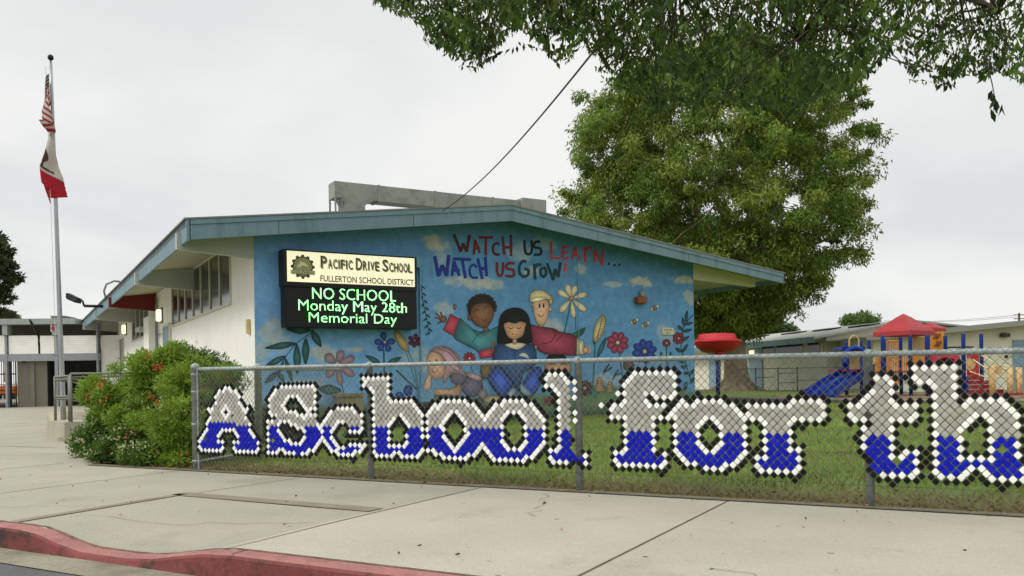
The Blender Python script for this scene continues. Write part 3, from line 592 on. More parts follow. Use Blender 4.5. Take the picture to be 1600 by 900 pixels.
bx=side(391,510,TL); mb=MB(); sidebox(mb,max(bx[0]-.06,.23),max(bx[0]+.1,.42),bx[1]-.14,bx[1]+.14,.002,.07); tag(mb.build('wall_box',mat('cream_box','#cdbb84',.6,ns=9,na=.2),bevel=.01),'small cream electrical box on the white wall near the mural corner','electrical box')
# ---- rooftop duct
B0,B1=2.5,2.95
du=thing('roof_duct',wp(4.5,2.7,4.8),'grey sheet metal air duct standing on the roof','duct')
mb=MB(); q=lambda t,z:[wp(t,B0,z),wp(t,B1,z)]
def dbox(mb,t0,t1,z0,z1,b0=B0,b1=B1): mb.hexa([wp(t0,b0,z0),wp(t1,b0,z0),wp(t1,b1,z0),wp(t0,b1,z0),wp(t0,b0,z1),wp(t1,b0,z1),wp(t1,b1,z1),wp(t0,b1,z1)])
dbox(mb,1.97,7.06,5.42,5.80); d_=mb.build('duct_run',ductm,du)
mb=MB()
for t in (3.05,4.55,6.2): dbox(mb,t,t+.05,5.405,5.815,B0-.015,B1+.015)
mb.build('seam',ductm,d_)
mb=MB(); dbox(mb,7.06,7.8,4.3,5.86,B0-.1,B1+.15); mb.build('elbow_box',ductm,du)
mb=MB(); dbox(mb,2.2,2.72,4.4,5.3); mb.hexa([wp(2.2,B0,5.3),wp(2.72,B0,5.3),wp(2.72,B1,5.3),wp(2.2,B1,5.3),wp(2.15,B0,5.42),wp(2.95,B0,5.42),wp(2.95,B1,5.42),wp(2.15,B1,5.42)]); mb.build('riser',ductm,du)
for t,b in ((1.99,2.52),(1.99,2.93),(4.6,2.52)): mb=MB(); mb.tube([wp(t,b,4.4),wp(t,b,5.43)],.025,6); mb.build('leg',pipem,du)
mb=MB(); mb.tube([wp(1.99,2.52,5.32),wp(2.2,2.52,5.38)],.02,6); mb.tube([wp(2.15,2.52,4.5),wp(2.15,2.52,5.4)],.022,6); mb.build('bracket',pipem,du)
# ================================================================== MURAL
paint=mat('mural_paint',None,.75,attr=True,ns=6,na=.12,ns2=45,na2=.10,bump=.4)
MG=1.2
def pc(h,k=1.):
    c=lin(h); l=.3*c[0]+.6*c[1]+.1*c[2]; return tuple(min(.85,(x*.86+l*.14)*MG*k) for x in c)
mur=None
def mural_base():
    nt_,nz_=420,190; t=np.linspace(TL,TR,nt_); top=np.array([zr(x)-.14 for x in t]); z0=-.1; s=np.linspace(0,1,nz_)
    T,S=np.meshgrid(t,s); Z=z0+S*(top[None,:]-z0)
    def wn(x,y): return np.sin(x*1.7+np.sin(y*2.3))*np.sin(y*1.3+1.7*np.sin(x*.9))
    c0=np.array(pc('#68a2d4')); c1=np.array(pc('#437fa9')); k=np.clip((T-0.)/5.,0,1)*.75; k=k+.25*np.clip((Z-2.4)/1.6,0,1); k=np.clip(k,0,1)[...,None]  # blue deepens to the right, partly wall shade put into the paint colour
    C=c0*(1-k)+c1*k; C=C*(1+.06*wn(T*2,Z*3)+.04*wn(T*7,Z*9))[...,None]
    cl=np.array(pc('#b9b49a'))
    def fb(x,y): return .5*wn(x*3,y*3)+.3*wn(x*7+3,y*7)+.25*wn(x*15,y*15+2)+.12*wn(x*31,y*31)
    for px,py,w_,h_,a in ((680,380,26,13,.75),(735,440,40,13,.6),(812,392,22,16,.4),(690,405,18,18,.35),(1000,441,22,9,.85),(960,445,20,5,.5),(1066,437,18,8,.7),(1080,465,12,12,.5),(430,525,28,30,.55),(405,560,18,30,.5),(508,552,26,14,.7),(550,545,18,6,.6),(830,425,16,10,.5),(905,420,12,8,.5),(695,482,16,14,.5),(865,508,26,12,.5),(1010,560,40,14,.3),(1040,520,14,20,.35),(660,560,16,24,.45),(480,610,40,22,.35),(850,380,20,12,.3),(770,445,22,8,.5),(640,560,25,10,.3),(950,595,30,14,.4)):
        a0,b0=wall(px,py); a1,_=wall(px+w_,py); _,b1=wall(px,py-h_); d=((T-a0)/(a1-a0))**2+((Z-b0)/(b1-b0))**2
        m=np.clip(1.15-d+.9*fb(T*1.3+px,Z*1.6+py),0,1); m=(m*m*(3-2*m))*a*np.exp(-np.maximum(d-1,0)*.9); C=C*(1-m[...,None])+cl*m[...,None]
    # painted ground
    gl=np.interp(T,[TL,2,3.2,5.5,6.9,7.6,9,TR],[.75,.62,.72,.8,.75,.98,.9,.75])+.07*fb(T,Z*.5)
    m=np.clip((gl-Z)/.14,0,1)[...,None]; gr=np.array(pc('#2f6a56')); g2_=np.array(pc('#667b4a')); kk=np.clip(.5+.9*fb(T*1.2,Z*2),0,1)[...,None]
    rock=np.clip((5.4-T)/1.5,0,1)[...,None]; gcol=(gr*(1-kk)+g2_*kk)*(1-.5*rock)+np.array(pc('#56584a'))*.5*rock
    C=C*(1-m)+gcol*m; dk=np.clip((.42-Z)/.3,0,1)[...,None]; C=C*(1-dk)+np.array(pc('#24382f'))*dk  # dark green foot: painted ground with shade mixed into its colour
    P=np.stack([WP0[0]+W[0]*T-M[0]*.003,WP0[1]+W[1]*T-M[1]*.003,Z],-1).reshape(-1,3)
    idx=np.arange(nt_*nz_).reshape(nz_,nt_); f=np.stack([idx[:-1,:-1],idx[:-1,1:],idx[1:,1:],idx[1:,:-1]],-1).reshape(-1,4)
    return np_mesh('mural',P,f,np.clip(C.reshape(-1,3),.005,.85),paint,sb)
mur=mural_base(); mur['label']='blue sky mural with painted children and flowers'
LAY=[.005]
def crom(pts,n=5,closed=True):
    P=[Vector(p) for p in pts]; k=len(P); out_=[]
    for i in range(k if closed else k-1):
        p0,p1,p2,p3=(P[(i-1)%k],P[i],P[(i+1)%k],P[(i+2)%k]) if closed else (P[max(i-1,0)],P[i],P[i+1],P[min(i+2,k-1)])
        for j in range(n):
            t=j/n; out_.append(.5*((2*p1)+(-p0+p2)*t+(2*p0-5*p1+4*p2-p3)*t*t+(-p0+3*p1-3*p2+p3)*t**3))
    if not closed: out_.append(P[-1])
    return out_
class Paint:
    def __init__(s,name,tf,label=None,base=.005): LAY[0]=base; s.mb=MB(); s.n=name; s.tf=tf; s.label=label
    def w3(s,p,o): q=s.tf([(p[0],p[1])])[0]; t,z=wall(*q); return wp(t,-o,z)
    def flat(s,pts,col,k=1.,o=None):
        if o is None: LAY[0]+=.0003; o=LAY[0]
        P=[Vector((p[0],p[1],0)) for p in pts]
        for tr in tessellate_polygon([P]): 
            q=[s.w3(P[i],o) for i in tr]
            n=(q[1]-q[0]).cross(q[2]-q[0])
            if n.x*M[0]+n.y*M[1]>0: q=q[::-1]
            s.mb.face(q,pc(col,k))
    def blob(s,pts,col,light=1.3,dark=.65,smooth=True,line=1.6,lc='#1c2328',cen=None):
        P=crom(pts,5) if smooth else [Vector(p) for p in pts]
        if line: s.line(P+[P[0],P[1]],line*2,lc,smooth=False)
        LAY[0]+=.0003; o=LAY[0]; c=Vector(cen) if cen else sum(P,Vector((0,0)))/len(P); n=len(P)
        ks=[(1.,dark*.62),(.8,.5*(.8+dark)),(.5,.98),(.22,light*.97)]
        R=[[c+(p-c)*k for p in P] for k,_ in ks]
        for i in range(n):
            j=(i+1)%n
            for a in range(3):
                ca,cb=pc(col,ks[a][1]),pc(col,ks[a+1][1]); q=[s.w3(R[a][i],o),s.w3(R[a][j],o),s.w3(R[a+1][j],o),s.w3(R[a+1][i],o)]; cc=(ca,ca,cb,cb)
                nrm=(q[1]-q[0]).cross(q[2]-q[0])
                if nrm.x*M[0]+nrm.y*M[1]>0: q=q[::-1]; cc=cc[::-1]
                s.mb.face(q,cc)
            q=[s.w3(R[3][i],o),s.w3(R[3][j],o),s.w3(c,o)]; nrm=(q[1]-q[0]).cross(q[2]-q[0]); cc=(pc(col,ks[3][1]),pc(col,ks[3][1]),pc(col,light))
            if nrm.x*M[0]+nrm.y*M[1]>0: q=q[::-1]; cc=cc[::-1]
            s.mb.face(q,cc)
    def line(s,pts,w,col,smooth=True,taper=False,k=1.):
        P=crom(pts,4,False) if smooth and len(pts)>2 else [Vector(p) for p in pts]; LAY[0]+=.0003; o=LAY[0]; n=len(P); Lf=[];Rt=[]
        for i,p in enumerate(P):
            d=P[min(i+1,n-1)]-P[max(i-1,0)]; d=d.normalized() if d.length>1e-6 else Vector((1,0)); nn=Vector((-d.y,d.x))*(w/2)*((1-.75*i/(n-1)) if taper else 1); Lf.append(p+nn); Rt.append(p-nn)
        for i in range(n-1):
            q=[s.w3(x,o) for x in (Lf[i],Lf[i+1],Rt[i+1],Rt[i])]; nrm=(q[1]-q[0]).cross(q[2]-q[0])
            if nrm.x*M[0]+nrm.y*M[1]>0: q=q[::-1]
            s.mb.face(q,pc(col,k))
    def ell(s,c,rx,ry,col,rot=0,**k):
        ca,sa=math.cos(math.radians(rot)),math.sin(math.radians(rot))
        s.blob([(c[0]+rx*math.cos(a)*ca-ry*math.sin(a)*sa,c[1]+rx*math.cos(a)*sa+ry*math.sin(a)*ca) for a in [i*math.pi/5 for i in range(10)]],col,**k)
    def leaf(s,a,b,w,col='#2b5a5c',**k):
        a=Vector(a);b=Vector(b); d=b-a; n=Vector((-d.y,d.x)).normalized()*w/2
        s.blob([a,a+d*.25+n*.8,a+d*.55+n,b,a+d*.55-n,a+d*.25-n*.8],col,**dict(dict(light=1.5,dark=.6,line=1.2),**k)); s.line([a,b],1.2,'#16302f',smooth=False)
    def petal(s,c,ang,l,w,col,**k):
        c=Vector(c); d=Vector((math.cos(math.radians(ang)),-math.sin(math.radians(ang)))); s.leaf_round(c+d*l*.12,c+d*l,w,col,**k)
    def leaf_round(s,a,b,w,col,**k):
        d=b-a; n=Vector((-d.y,d.x)).normalized()*w/2; s.blob([a,a+d*.4+n*.85,a+d*.78+n*.95,b,a+d*.78-n*.95,a+d*.4-n*.85],col,**dict(dict(light=1.25,dark=.7,line=1.3),**k))
    def done(s):
        o=s.mb.build(s.n,paint,mur)
        if s.label: o['label']=s.label
        return o
ZA=zp(395,500,5.626);ZB=zp(650,440,4.5);ZC=zp(740,440,4.5);ZD=zp(900,440,4.09);ZE=zp(660,350,5.)
# left leaves
p=Paint('painted_leaves',ZA)
p.line([(540,70),(500,120),(380,210),(290,320),(235,430),(215,540)],7,'#1f3f44')
for a,b,w in (((510,90),(295,75),75),((383,205),(105,248),55),((515,90),(600,238),62),((465,160),(462,392),62),((385,210),(392,478),62),((287,315),(105,412),50),((285,335),(345,540),40),((270,350),(235,460),22),((220,455),(105,555),50),((225,460),(275,545),36)): p.leaf(a,b,w)
p.done()
p=Paint('painted_leaves',ZA); p.leaf((575,605),(780,620),85); p.line([(780,560),(800,650)],8,'#1f3f44'); p.leaf((1125,385),(988,310),44); p.leaf((1180,385),(1305,328),44); p.line([(1150,260),(1155,470)],13,'#1f4a52'); p.line([(1260,440),(1440,610)],14,'#234b46'); p.done()
p=Paint('painted_flower',ZA,'large pink flower painted on the mural')
for a,l,w in ((72,130,72),(142,135,82),(22,165,72),(232,150,64),(280,190,58),(325,180,66)): p.petal((742,388),a,l,w,'#8e7480',light=1.25,dark=.85,lc='#4a3038')
p.ell((742,388),24,20,'#c9b79a'); p.done()
p=Paint('painted_flower',ZA,'blue five petalled flower painted under the sign')
for a in (100,178,5,235,300): p.petal((1158,195),a,92,52,'#2c4a9c',light=1.5)
p.ell((1160,195),13,12,'#b9b4a0'); p.done()
p=Paint('painted_wheat',ZA); p.line([(1360,260),(1420,420),(1455,600)],9,'#3b6a62'); p.line([(1340,260),(1400,450),(1450,610)],6,'#2f5a58'); p.ell((1305,185),105,38,'#b0935a',rot=58,light=1.3)
for i in range(9): p.line([(1262+i*13,110+i*19),(1290+i*11,100+i*19)],3,'#6e5230',smooth=False)
p.done()
p=Paint('painted_flower',ZA,'dark red flower half hidden by the pipe')
for a in (20,80,150,210,265,320): p.petal((1422,180),a,62,36,'#5c2038')
p.done()
p=Paint('painted_vine',ZB); p.line([(35,20),(50,150),(75,260),(95,375)],5,'#1b3a40')
for i in range(14):
    y=30+i*25; x=38+i*4.2; p.leaf((x,y),(x+(-26 if i%2 else 26),y+22),11,'#1f4048',line=.6)
p.done()
# lying girl
p=Paint('painted_girl',ZB,'painted girl with long pink hair lying on her front')
p.ell((395,735),75,75,'#655d78',light=1.3,line=2); p.ell((470,790),30,36,'#857a80'); p.ell((300,675),62,52,'#655d78',line=2); p.ell((410,668),60,22,'#b08d96',rot=20)
p.blob([(80,650),(105,650),(108,720),(100,765),(48,768),(62,705)],'#c49a80'); p.blob([(90,760),(180,752),(270,752),(300,720),(320,760),(300,800),(200,798),(110,795)],'#bf9274',cen=(215,775))
p.blob([(95,495),(140,458),(205,455),(262,485),(308,540),(320,615),(360,665),(300,650),(250,650),(190,715),(200,600),(165,530),(120,505)],'#b58e96',cen=(235,560),light=1.25)
p.blob([(75,560),(90,505),(130,482),(180,525),(205,595),(192,660),(145,688),(98,655)],'#cf9f7f',light=1.15,dark=.8)
for q_ in ([(110,490),(180,515),(225,580),(300,640)],[(150,470),(230,500),(285,570),(310,640)],[(180,458),(250,490),(300,560)]): p.line(q_,5,'#5d3540')
p.ell((97,562),5,8,'#1a1512',line=0); p.ell((142,553),5,8,'#1a1512',line=0); p.line([(108,620),(125,642),(150,628)],4,'#7a3b30'); p.line([(115,600),(112,612),(120,615)],2,'#7a4a38'); p.done()
p=Paint('painted_flower',ZB,'small dark red flower behind the lying girl'); p.line([(375,540),(400,650)],6,'#1f4a4a')
for i in range(11): p.petal((375,538),i*33+8,46,16,'#8a2638',line=.8)
p.ell((375,540),9,9,'#c7a68a'); p.done()
p=Paint('painted_stones',ZB)
for c,rx,ry in (((160,825),60,30),((60,850),40,24),((250,850),46,22),((500,860),42,20),((430,845),40,26),((345,850),40,24)): p.ell(c,rx,ry,'#60665f',light=1.4)
p.blob([(470,830),(520,800),(590,805),(610,850),(540,870)],'#a39a6a'); p.done()
# boy with raised hand
p=Paint('painted_boy',ZB,'painted boy with short dark hair raising one hand')
for tip in ((138,222),(133,252),(150,296),(172,212),(205,240)): p.line([(190,268),tip],13,'#6b4630',smooth=False)
p.ell((190,265),24,22,'#7c5238'); p.ell((490,340),20,24,'#7c5236')
p.blob([(300,262),(345,290),(410,340),(470,352),(530,335),(590,318),(605,440),(560,475),(500,490),(440,498),(418,480),(340,440),(265,386)],'#3a7d86',cen=(440,420),light=1.35,dark=.55,line=2)
p.line([(400,340),(425,375),(395,430)],6,'#17424c'); p.line([(470,352),(430,380)],6,'#17424c')
p.blob([(243,228),(305,263),(262,382),(190,340)],'#b8364e',smooth=False,line=2.4); p.blob([(438,492),(535,468),(542,528),(450,542)],'#b8364e',smooth=False,line=2.4)
for y in (430,452,474,492): p.ell((540,y),9,11,'#8a5f40',line=.8)
p.ell((376,250),14,22,'#6e452e'); p.ell((553,192),12,20,'#6e452e')
hp=[(365,215),(372,150),(398,112),(450,94),(510,102),(545,138),(556,190),(520,240),(400,240)]; p.blob(hp,'#2b211b',light=1.2)
for x,y in ((372,190),(368,165),(382,138),(400,118),(425,104),(450,98),(478,98),(505,106),(528,122),(545,148),(552,172)): p.ell((x,y),15,14,'#2b211b',line=0,light=1.3)
p.blob([(380,230),(398,175),(460,150),(520,165),(545,215),(530,275),(490,320),(440,315),(400,285)],'#7f5537',light=1.25,dark=.7)
p.line([(402,214),(420,196),(440,206)],5,'#1a120c'); p.line([(476,190),(495,174),(515,183)],5,'#1a120c'); p.line([(455,262),(475,278),(492,262)],4,'#2a1208'); p.line([(470,245),(462,255)],2,'#3a2010',smooth=False)
p.ell((420,262),20,12,'#8a4a34',line=0,dark=1.,light=1.1); p.done()
# boy with cap
p=Paint('painted_boy',ZC,'painted boy in a cream cap and crimson shirt',base=.008)
p.ell((472,322),16,24,'#c18f66')
p.blob([(395,308),(455,316),(560,330),(605,352),(722,395),(727,512),(600,512),(500,508),(440,470),(405,420)],'#97324a',cen=(540,420),light=1.35,dark=.6,line=2)
p.line([(540,330),(575,350),(545,420),(470,440)],6,'#4c1624'); p.line([(630,365),(575,420)],5,'#4c1624')
p.blob([(724,400),(772,415),(776,512),(722,516)],'#cdb888',smooth=False,line=2)
for tip in ((822,470),(826,488),(818,505),(806,452)): p.line([(780,480),tip],11,'#c08e68',smooth=False)
p.ell((785,480),18,24,'#c79670'); p.ell((420,165),12,20,'#cf9f76'); p.ell((537,195),10,16,'#cf9f76')
p.blob([(418,150),(440,128),(500,125),(525,150),(526,220),(505,285),(472,310),(440,280),(420,215)],'#d6a67c',light=1.12,dark=.8)
p.ell((540,130),14,34,'#b69a6a'); p.blob([(392,112),(402,80),(440,62),(490,66),(530,95),(545,125),(500,125),(440,140),(400,138)],'#cdbb86',light=1.15,dark=.8,line=2); p.blob([(395,128),(440,108),(510,112),(490,128),(440,142),(400,142)],'#d8c893',line=1.5)
for x in (461,490): p.ell((x,170),6,17,'#0e0c0a',line=0)
p.line([(450,228),(470,248),(490,230)],4,'#3a1a10'); p.ell((462,240),3,3,'#3a1a10',line=0); p.line([(470,205),(464,215)],2,'#6a4530',smooth=False); p.done()
# reading girl
p=Paint('painted_girl',ZC,'painted girl with long black hair reading a blue book',base=.026)
p.blob([(172,330),(180,262),(205,215),(250,190),(300,184),(350,203),(385,250),(398,330),(405,425),(330,432),(200,436),(165,425)],'#14191a',light=1.6,dark=.8)
for y in (462,480,498): p.ell((430,y),10,12,'#c08e68',line=.8)
p.blob([(50,590),(120,580),(110,660),(60,680)],'#6d5638')
p.blob([(100,680),(120,620),(175,592),(235,655),(275,730),(215,812),(150,770)],'#2d4fae',light=1.7,dark=.55,line=2); p.blob([(320,770),(335,725),(400,625),(465,600),(478,680),(440,765),(390,802)],'#2d4fae',light=1.6,dark=.55,line=2)
p.blob([(215,812),(270,745),(300,770),(245,830)],'#7f93a6',line=2); p.blob([(318,720),(330,715),(400,790),(360,800),(325,770)],'#7d94a8',line=1.5); p.ell((265,835),40,16,'#5a6a6a'); p.ell((350,820),40,16,'#50606a')
p.blob([(150,455),(215,440),(282,476),(360,442),(422,452),(436,545),(415,600),(350,640),(325,720),(300,770),(265,700),(190,620),(135,570)],'#33568a',cen=(285,560),light=1.2,dark=.6,line=2); p.line([(284,476),(288,600),(292,700)],4,'#16294a')
p.line([(230,480),(240,560)],3,'#22406c'); p.blob([(215,446),(262,432),(300,430),(362,440),(318,474),(275,474)],'#d3c3a0',light=1.1); p.ell((284,420),16,22,'#b5815c')
p.blob([(216,290),(350,284),(355,330),(340,378),(300,402),(250,398),(222,360)],'#c48f66',light=1.15,dark=.75)
p.blob([(212,292),(225,240),(300,222),(345,245),(358,288),(330,278),(285,296),(240,284)],'#14191a',light=1.6,line=0)
p.line([(235,318),(254,332),(274,322)],5,'#120d0a'); p.line([(295,322),(312,332),(330,318)],5,'#120d0a'); p.ell((268,370),3,7,'#2a150c',line=0); p.ell((293,370),3,7,'#2a150c',line=0)
p.blob([(310,520),(330,502),(352,502),(375,515),(384,545),(350,530),(325,525)],'#b9bdb4',line=1.2,light=1.1); p.done()
p=Paint('painted_face',ZC,'dark haired painted face peeking over the letters')
p.blob([(498,600),(515,565),(560,555),(650,560),(685,590),(680,640),(600,660),(510,640)],'#b48a66',light=1.1); p.blob([(508,545),(540,512),(600,503),(645,528),(655,568),(600,555),(530,565)],'#1b1d1b'); p.line([(530,585),(555,578),(575,588)],6,'#1c1512'); p.line([(610,588),(630,578),(655,585)],6,'#1c1512'); p.done()
p=Paint('painted_flower',ZC,'tall pale yellow flower beside the boy in the cap'); p.line([(680,160),(637,358)],10,'#1f5b60'); p.line([(715,190),(718,340)],6,'#275b62'); p.blob([(640,362),(690,365),(740,340),(785,325),(755,380),(700,392),(655,385)],'#235a4e')
for a,l,w in ((107,105,40),(70,100,40),(150,112,38),(18,118,38),(230,125,42),(320,138,42),(278,140,34)): p.petal((685,120),a,l,w,'#c9bb92',light=1.1,dark=.8)
p.ell((685,118),15,14,'#b9825a'); p.done()
p=Paint('painted_corn',ZD); p.line([(120,380),(118,480),(105,690)],11,'#23605c'); p.leaf((135,485),(192,355),30); p.leaf((112,400),(120,330),18); p.ell((148,300),90,31,'#c0a972',rot=-72,light=1.2)
for i in range(10): p.line([(128+i*4,365-i*15),(160+i*2.6,358-i*15)],3,'#7c6438',smooth=False)
p.line([(130,370),(150,300),(165,225)],6,'#7a5a36'); p.done()
def daisy(nm,lb,c,n,l,w,col,ctr,tf=ZD,stem=None,off=0,r=12):
    p=Paint(nm,tf,lb)
    if stem: p.line(stem,8,'#1f4f50')
    for i in range(n): p.petal(c,i*360/n+off,l,w,col,light=1.3,dark=.6)
    p.ell(c,r,r,ctr); p.done()
daisy('painted_flower','pink red flower painted right of the corn cob',(265,390),8,72,40,'#93324f','#b9a98e',stem=[(275,440),(290,560),(300,640)],off=20,r=13)
daisy('painted_flower','large blue flower painted right of the pink red one',(437,446),8,80,42,'#243f96','#a8a088',stem=[(445,500),(450,620)],off=12,r=14)
daisy('painted_flower','tiny brown red flower on a thin stem',(577,392),8,26,15,'#6a2d2c','#a08a70',stem=[(577,415),(580,500),(600,580)],r=8)
p=Paint('painted_plant',ZD); p.line([(745,215),(705,260),(675,330),(672,420),(700,520),(735,640)],7,'#18404a')
for a,b in (((700,255),(710,185)),((690,285),(680,230)),((690,275),(745,262)),((680,320),(740,305)),((678,310),(650,280)),((672,380),(722,350)),((680,450),(712,400)),((675,450),(635,425)),((690,500),(740,470)),((690,520),(650,500)),((705,550),(670,540)),((715,590),(690,580)),((720,600),(750,560)),((730,650),(750,610)),((705,640),(690,700))): p.leaf(a,b,20,'#1c4650')
p.done()
daisy('painted_flower','dark red flower on the leafy stem at the mural edge',(655,362),7,40,24,'#7a2238','#b08a80',r=8)
p=Paint('painted_stems',ZD)
for q_ in ([(170,590),(215,520)],[(180,580),(235,545)],[(230,630),(270,560)],[(240,600),(285,585)],[(540,470),(545,450)],[(600,470),(605,450)],[(520,570),(545,520)]): p.leaf(q_[0],q_[1],12,'#204a50')
p.ell((335,535),34,32,'#5a4440'); p.done()
daisy('painted_flower','dark brown flower low on the mural behind the letters',(55,680),9,52,24,'#4f3632','#9a8a78',r=12)
p=Paint('painted_snails',ZD)
for c,k in (((150,660),1.),((215,675),.75)):
    for i in range(5): p.ell((c[0],c[1]+30*k-i*16*k),(32-i*4)*k,13*k,'#a3845c',light=1.2)
p.done()
for c in ((372,255),(443,275),(502,168)):
    p=Paint('painted_bee',ZD); p.ell((c[0]-12,c[1]+8),14,9,'#c9c3a8',rot=30,line=.8); p.ell((c[0]+14,c[1]-8),14,9,'#c9c3a8',rot=-40,line=.8); p.ell(c,13,16,'#a5803a',rot=20)
    for k in (-6,2,9): p.line([(c[0]-11,c[1]+k),(c[0]+11,c[1]+k+3)],3,'#2a2018',smooth=False)
    p.done()
p=Paint('painted_bee',ZB); p.ell((272,178),11,20,'#8c6a34'); p.line([(262,168),(282,168)],4,'#1c1512',smooth=False); p.line([(262,185),(282,185)],4,'#1c1512',smooth=False); p.done()
p=Paint('painted_blue_balls',ZA); p.ell((1365,620),40,46,'#26408f',light=1.4); p.ell((1290,660),36,28,'#2c4a96'); p.done()
p=Paint('painted_flower',ZC,'small rust flower among the stones')
for i in range(9): p.petal((527,840),i*40,36,16,'#7d3a34')
p.done()
# lettering
def letters(nm,label,items,tf=ZE):
    for (col,w_,strokes) in items:
        p=Paint(nm,tf)
        for s_ in strokes: p.line(s_,w_*1.2,col,smooth=len(s_)>4)
        p.done()
R1,R2,TB,RB='#6a1c20','#4a191c','#12222f','#b02a34'
letters('painted_lettering','painted words WATCH US LEARN',[
 (R2,19,[[(245,80),(300,220)],[(298,215),(318,150)],[(316,150),(345,220)],[(343,220),(368,85)]]),
 (R1,17,[[(400,240),(410,122)],[(410,122),(448,228)],[(400,190),(452,190)]]),(R1,18,[[(440,105),(552,105)],[(495,105),(493,245)]]),
 (R2,16,[[(600,160),(575,150),(552,175),(552,215),(572,238),(605,238)]]),(R1,18,[[(625,95),(640,240)],[(690,85),(692,252)],[(630,185),(690,178)]]),
 (TB,17,[[(797,125),(800,200),(815,235),(845,228),(855,190),(852,128)],[(920,140),(890,138),(872,155),(875,180),(915,190),(928,215),(915,238),(868,240)]]),
 (RB,16,[[(1005,135),(1005,265)],[(1000,265),(1075,268)],[(1095,175),(1095,270)],[(1090,178),(1140,178)],[(1090,225),(1135,222)],[(1090,270),(1140,268)],[(1165,280),(1195,175)],[(1195,175),(1225,285)],[(1170,240),(1222,240)],[(1268,185),(1272,298)],[(1265,215),(1290,188),(1325,182)],[(1342,205),(1345,300)],[(1345,205),(1400,320)],[(1400,320),(1412,195)]]),
 (TB,16,[[(1448,310),(1464,312)],[(1490,322),(1508,324)],[(1530,318),(1546,320)]])])
BB,TG='#172f86','#10373e'
letters('painted_lettering','painted words WATCH US GROW',[
 (BB,24,[[(95,250),(125,410)],[(125,405),(155,320)],[(153,320),(190,405)],[(188,405),(205,242)]]),(BB,20,[[(230,405),(245,290)],[(245,290),(288,408)],[(232,362),(292,362)],[(235,272),(380,278)],[(310,275),(335,425)]]),
 (BB,17,[[(425,340),(400,318),(372,340),(370,385),(390,418),(432,418)]]),(BB,21,[[(432,270),(468,430)],[(490,255),(500,410)],[(450,350),(500,345)]]),
 (R1,19,[[(582,298),(582,370),(600,405),(625,385),(630,298)],[(720,310),(680,305),(655,325),(665,350),(705,358),(716,385),(700,408),(645,405)]]),
 (TG,19,[[(812,295),(780,292),(756,335),(760,385),(790,412),(825,395),(828,355)],[(828,355),(795,352)],[(872,310),(880,435)],[(878,345),(900,315),(930,322)],[(945,340),(922,360),(925,395),(945,412),(965,390),(962,355),(945,340)],[(972,305),(1022,440)],[(1022,435),(1035,350)],[(1034,350),(1060,415)],[(1060,415),(1078,300)]]),
 (RB,19,[[(1118,305),(1112,375)],[(1105,402),(1116,404)]])])
# real fittings on the mural wall
p_=Paint('x',lambda q:q)
def wbox(mb,px0,py0,px1,py1,o0,o1):
    t0,z1=wall(px0,py0,o1); t1,z0=wall(px1,py1,o1); mb.hexa([wp(t0,-o1,z0),wp(t1,-o1,z0),wp(t1,-o0,z0),wp(t0,-o0,z0),wp(t0,-o1,z1),wp(t1,-o1,z1),wp(t1,-o0,z1),wp(t0,-o0,z1)])
tagp=mat('blue_painted_pipe','#6f9fbb',.6,ns=5,na=.1)
mb=MB(); t0=wall(656.5,520)[0]; mb.tube([wp(t0,-.035,.45),wp(t0,-.035,3.6)],.022,8); mb.build('conduit',tagp,sb)
mb=MB(); t0=wall(905,600)[0]; mb.tube([wp(t0,-.02,.3),wp(t0,-.02,zr(t0)-.4)],.008,6); mb.build('conduit',tagp,sb)
mb=MB(); wbox(mb,656,608,679,628,.0,.1); tag(mb.build('faucet_box',tagp,bevel=.01),'light blue box low on the mural wall beside the lying painted girl','wall box')
mb=MB(); wbox(mb,651,403,657,418,.0,.12); mb.build('junction_box',tagp,sb)
t=thing('utility_cabinet',wp(1.6,-.3,.1),'tan metal utility cabinet at the foot of the mural wall behind the letter c','cabinet')
mb=MB(); wbox(mb,532,618,569,700,.0,.4); c_=mb.build('body',mat('tan_metal','#8c8466',.6,ns=4,na=.12,dirt=('#5c543e',3,.55,.8)),t,bevel=.01)
mb=MB(); wbox(mb,530,615,571,619,.0,.43); mb.build('lid',mat('tan_metal'),t)
t=thing('wall_bell',wp(*[wall(1005,466)[0],-.1,wall(1005,466)[1]]),'rust brown box with a small grey fitting on the upper right of the mural','alarm box')
mb=MB(); wbox(mb,997,463,1012,474,.0,.16); mb.build('box',mat('rust_brown','#7d4a30',.6,ns=12,na=.3),t,bevel=.012)
mb=MB(); wbox(mb,1001,455,1008,463,.0,.09); a_=wall(1003,452); mb.tube([wp(a_[0],-.05,a_[1]-.1),wp(a_[0],-.05,a_[1]+.12)],.012,6); mb.build('bracket',pipem,t)
# room plate
t=thing('room_sign',wp(*[wall(1044,517)[0],-.02,wall(1044,517)[1]]),'small cream room sign on the right of the mural','sign')
mb=MB(); wbox(mb,1035,512,1053,523,.008,.03); pl=mb.build('plate',mat('cream_plate','#c9c3a4',.6,ns=9,na=.05),t)
def walltext(s,t0,t1,z0,z1,o,m,parent,name='text',bold=0.,shear=0.):
    v,tr=textmesh(s,bold); mb=MB(); mb.mesh([wp(t0+(t1-t0)*x,-o,z0+(z1-z0)*y) for x,y in v],[tuple(int(q) for q in f) for f in tr]); return mb.build(name,m,parent)
inkm=mat('dark_ink','#2a2a20',.6)
a=wall(1038,514,.03);b=wall(1050,517,.03); walltext('ROOM',a[0],b[0],b[1],a[1],.033,inkm,pl); a=wall(1041,518.5,.03);b=wall(1047,521.5,.03); walltext('51',a[0],b[0],b[1],a[1],.033,inkm,pl)
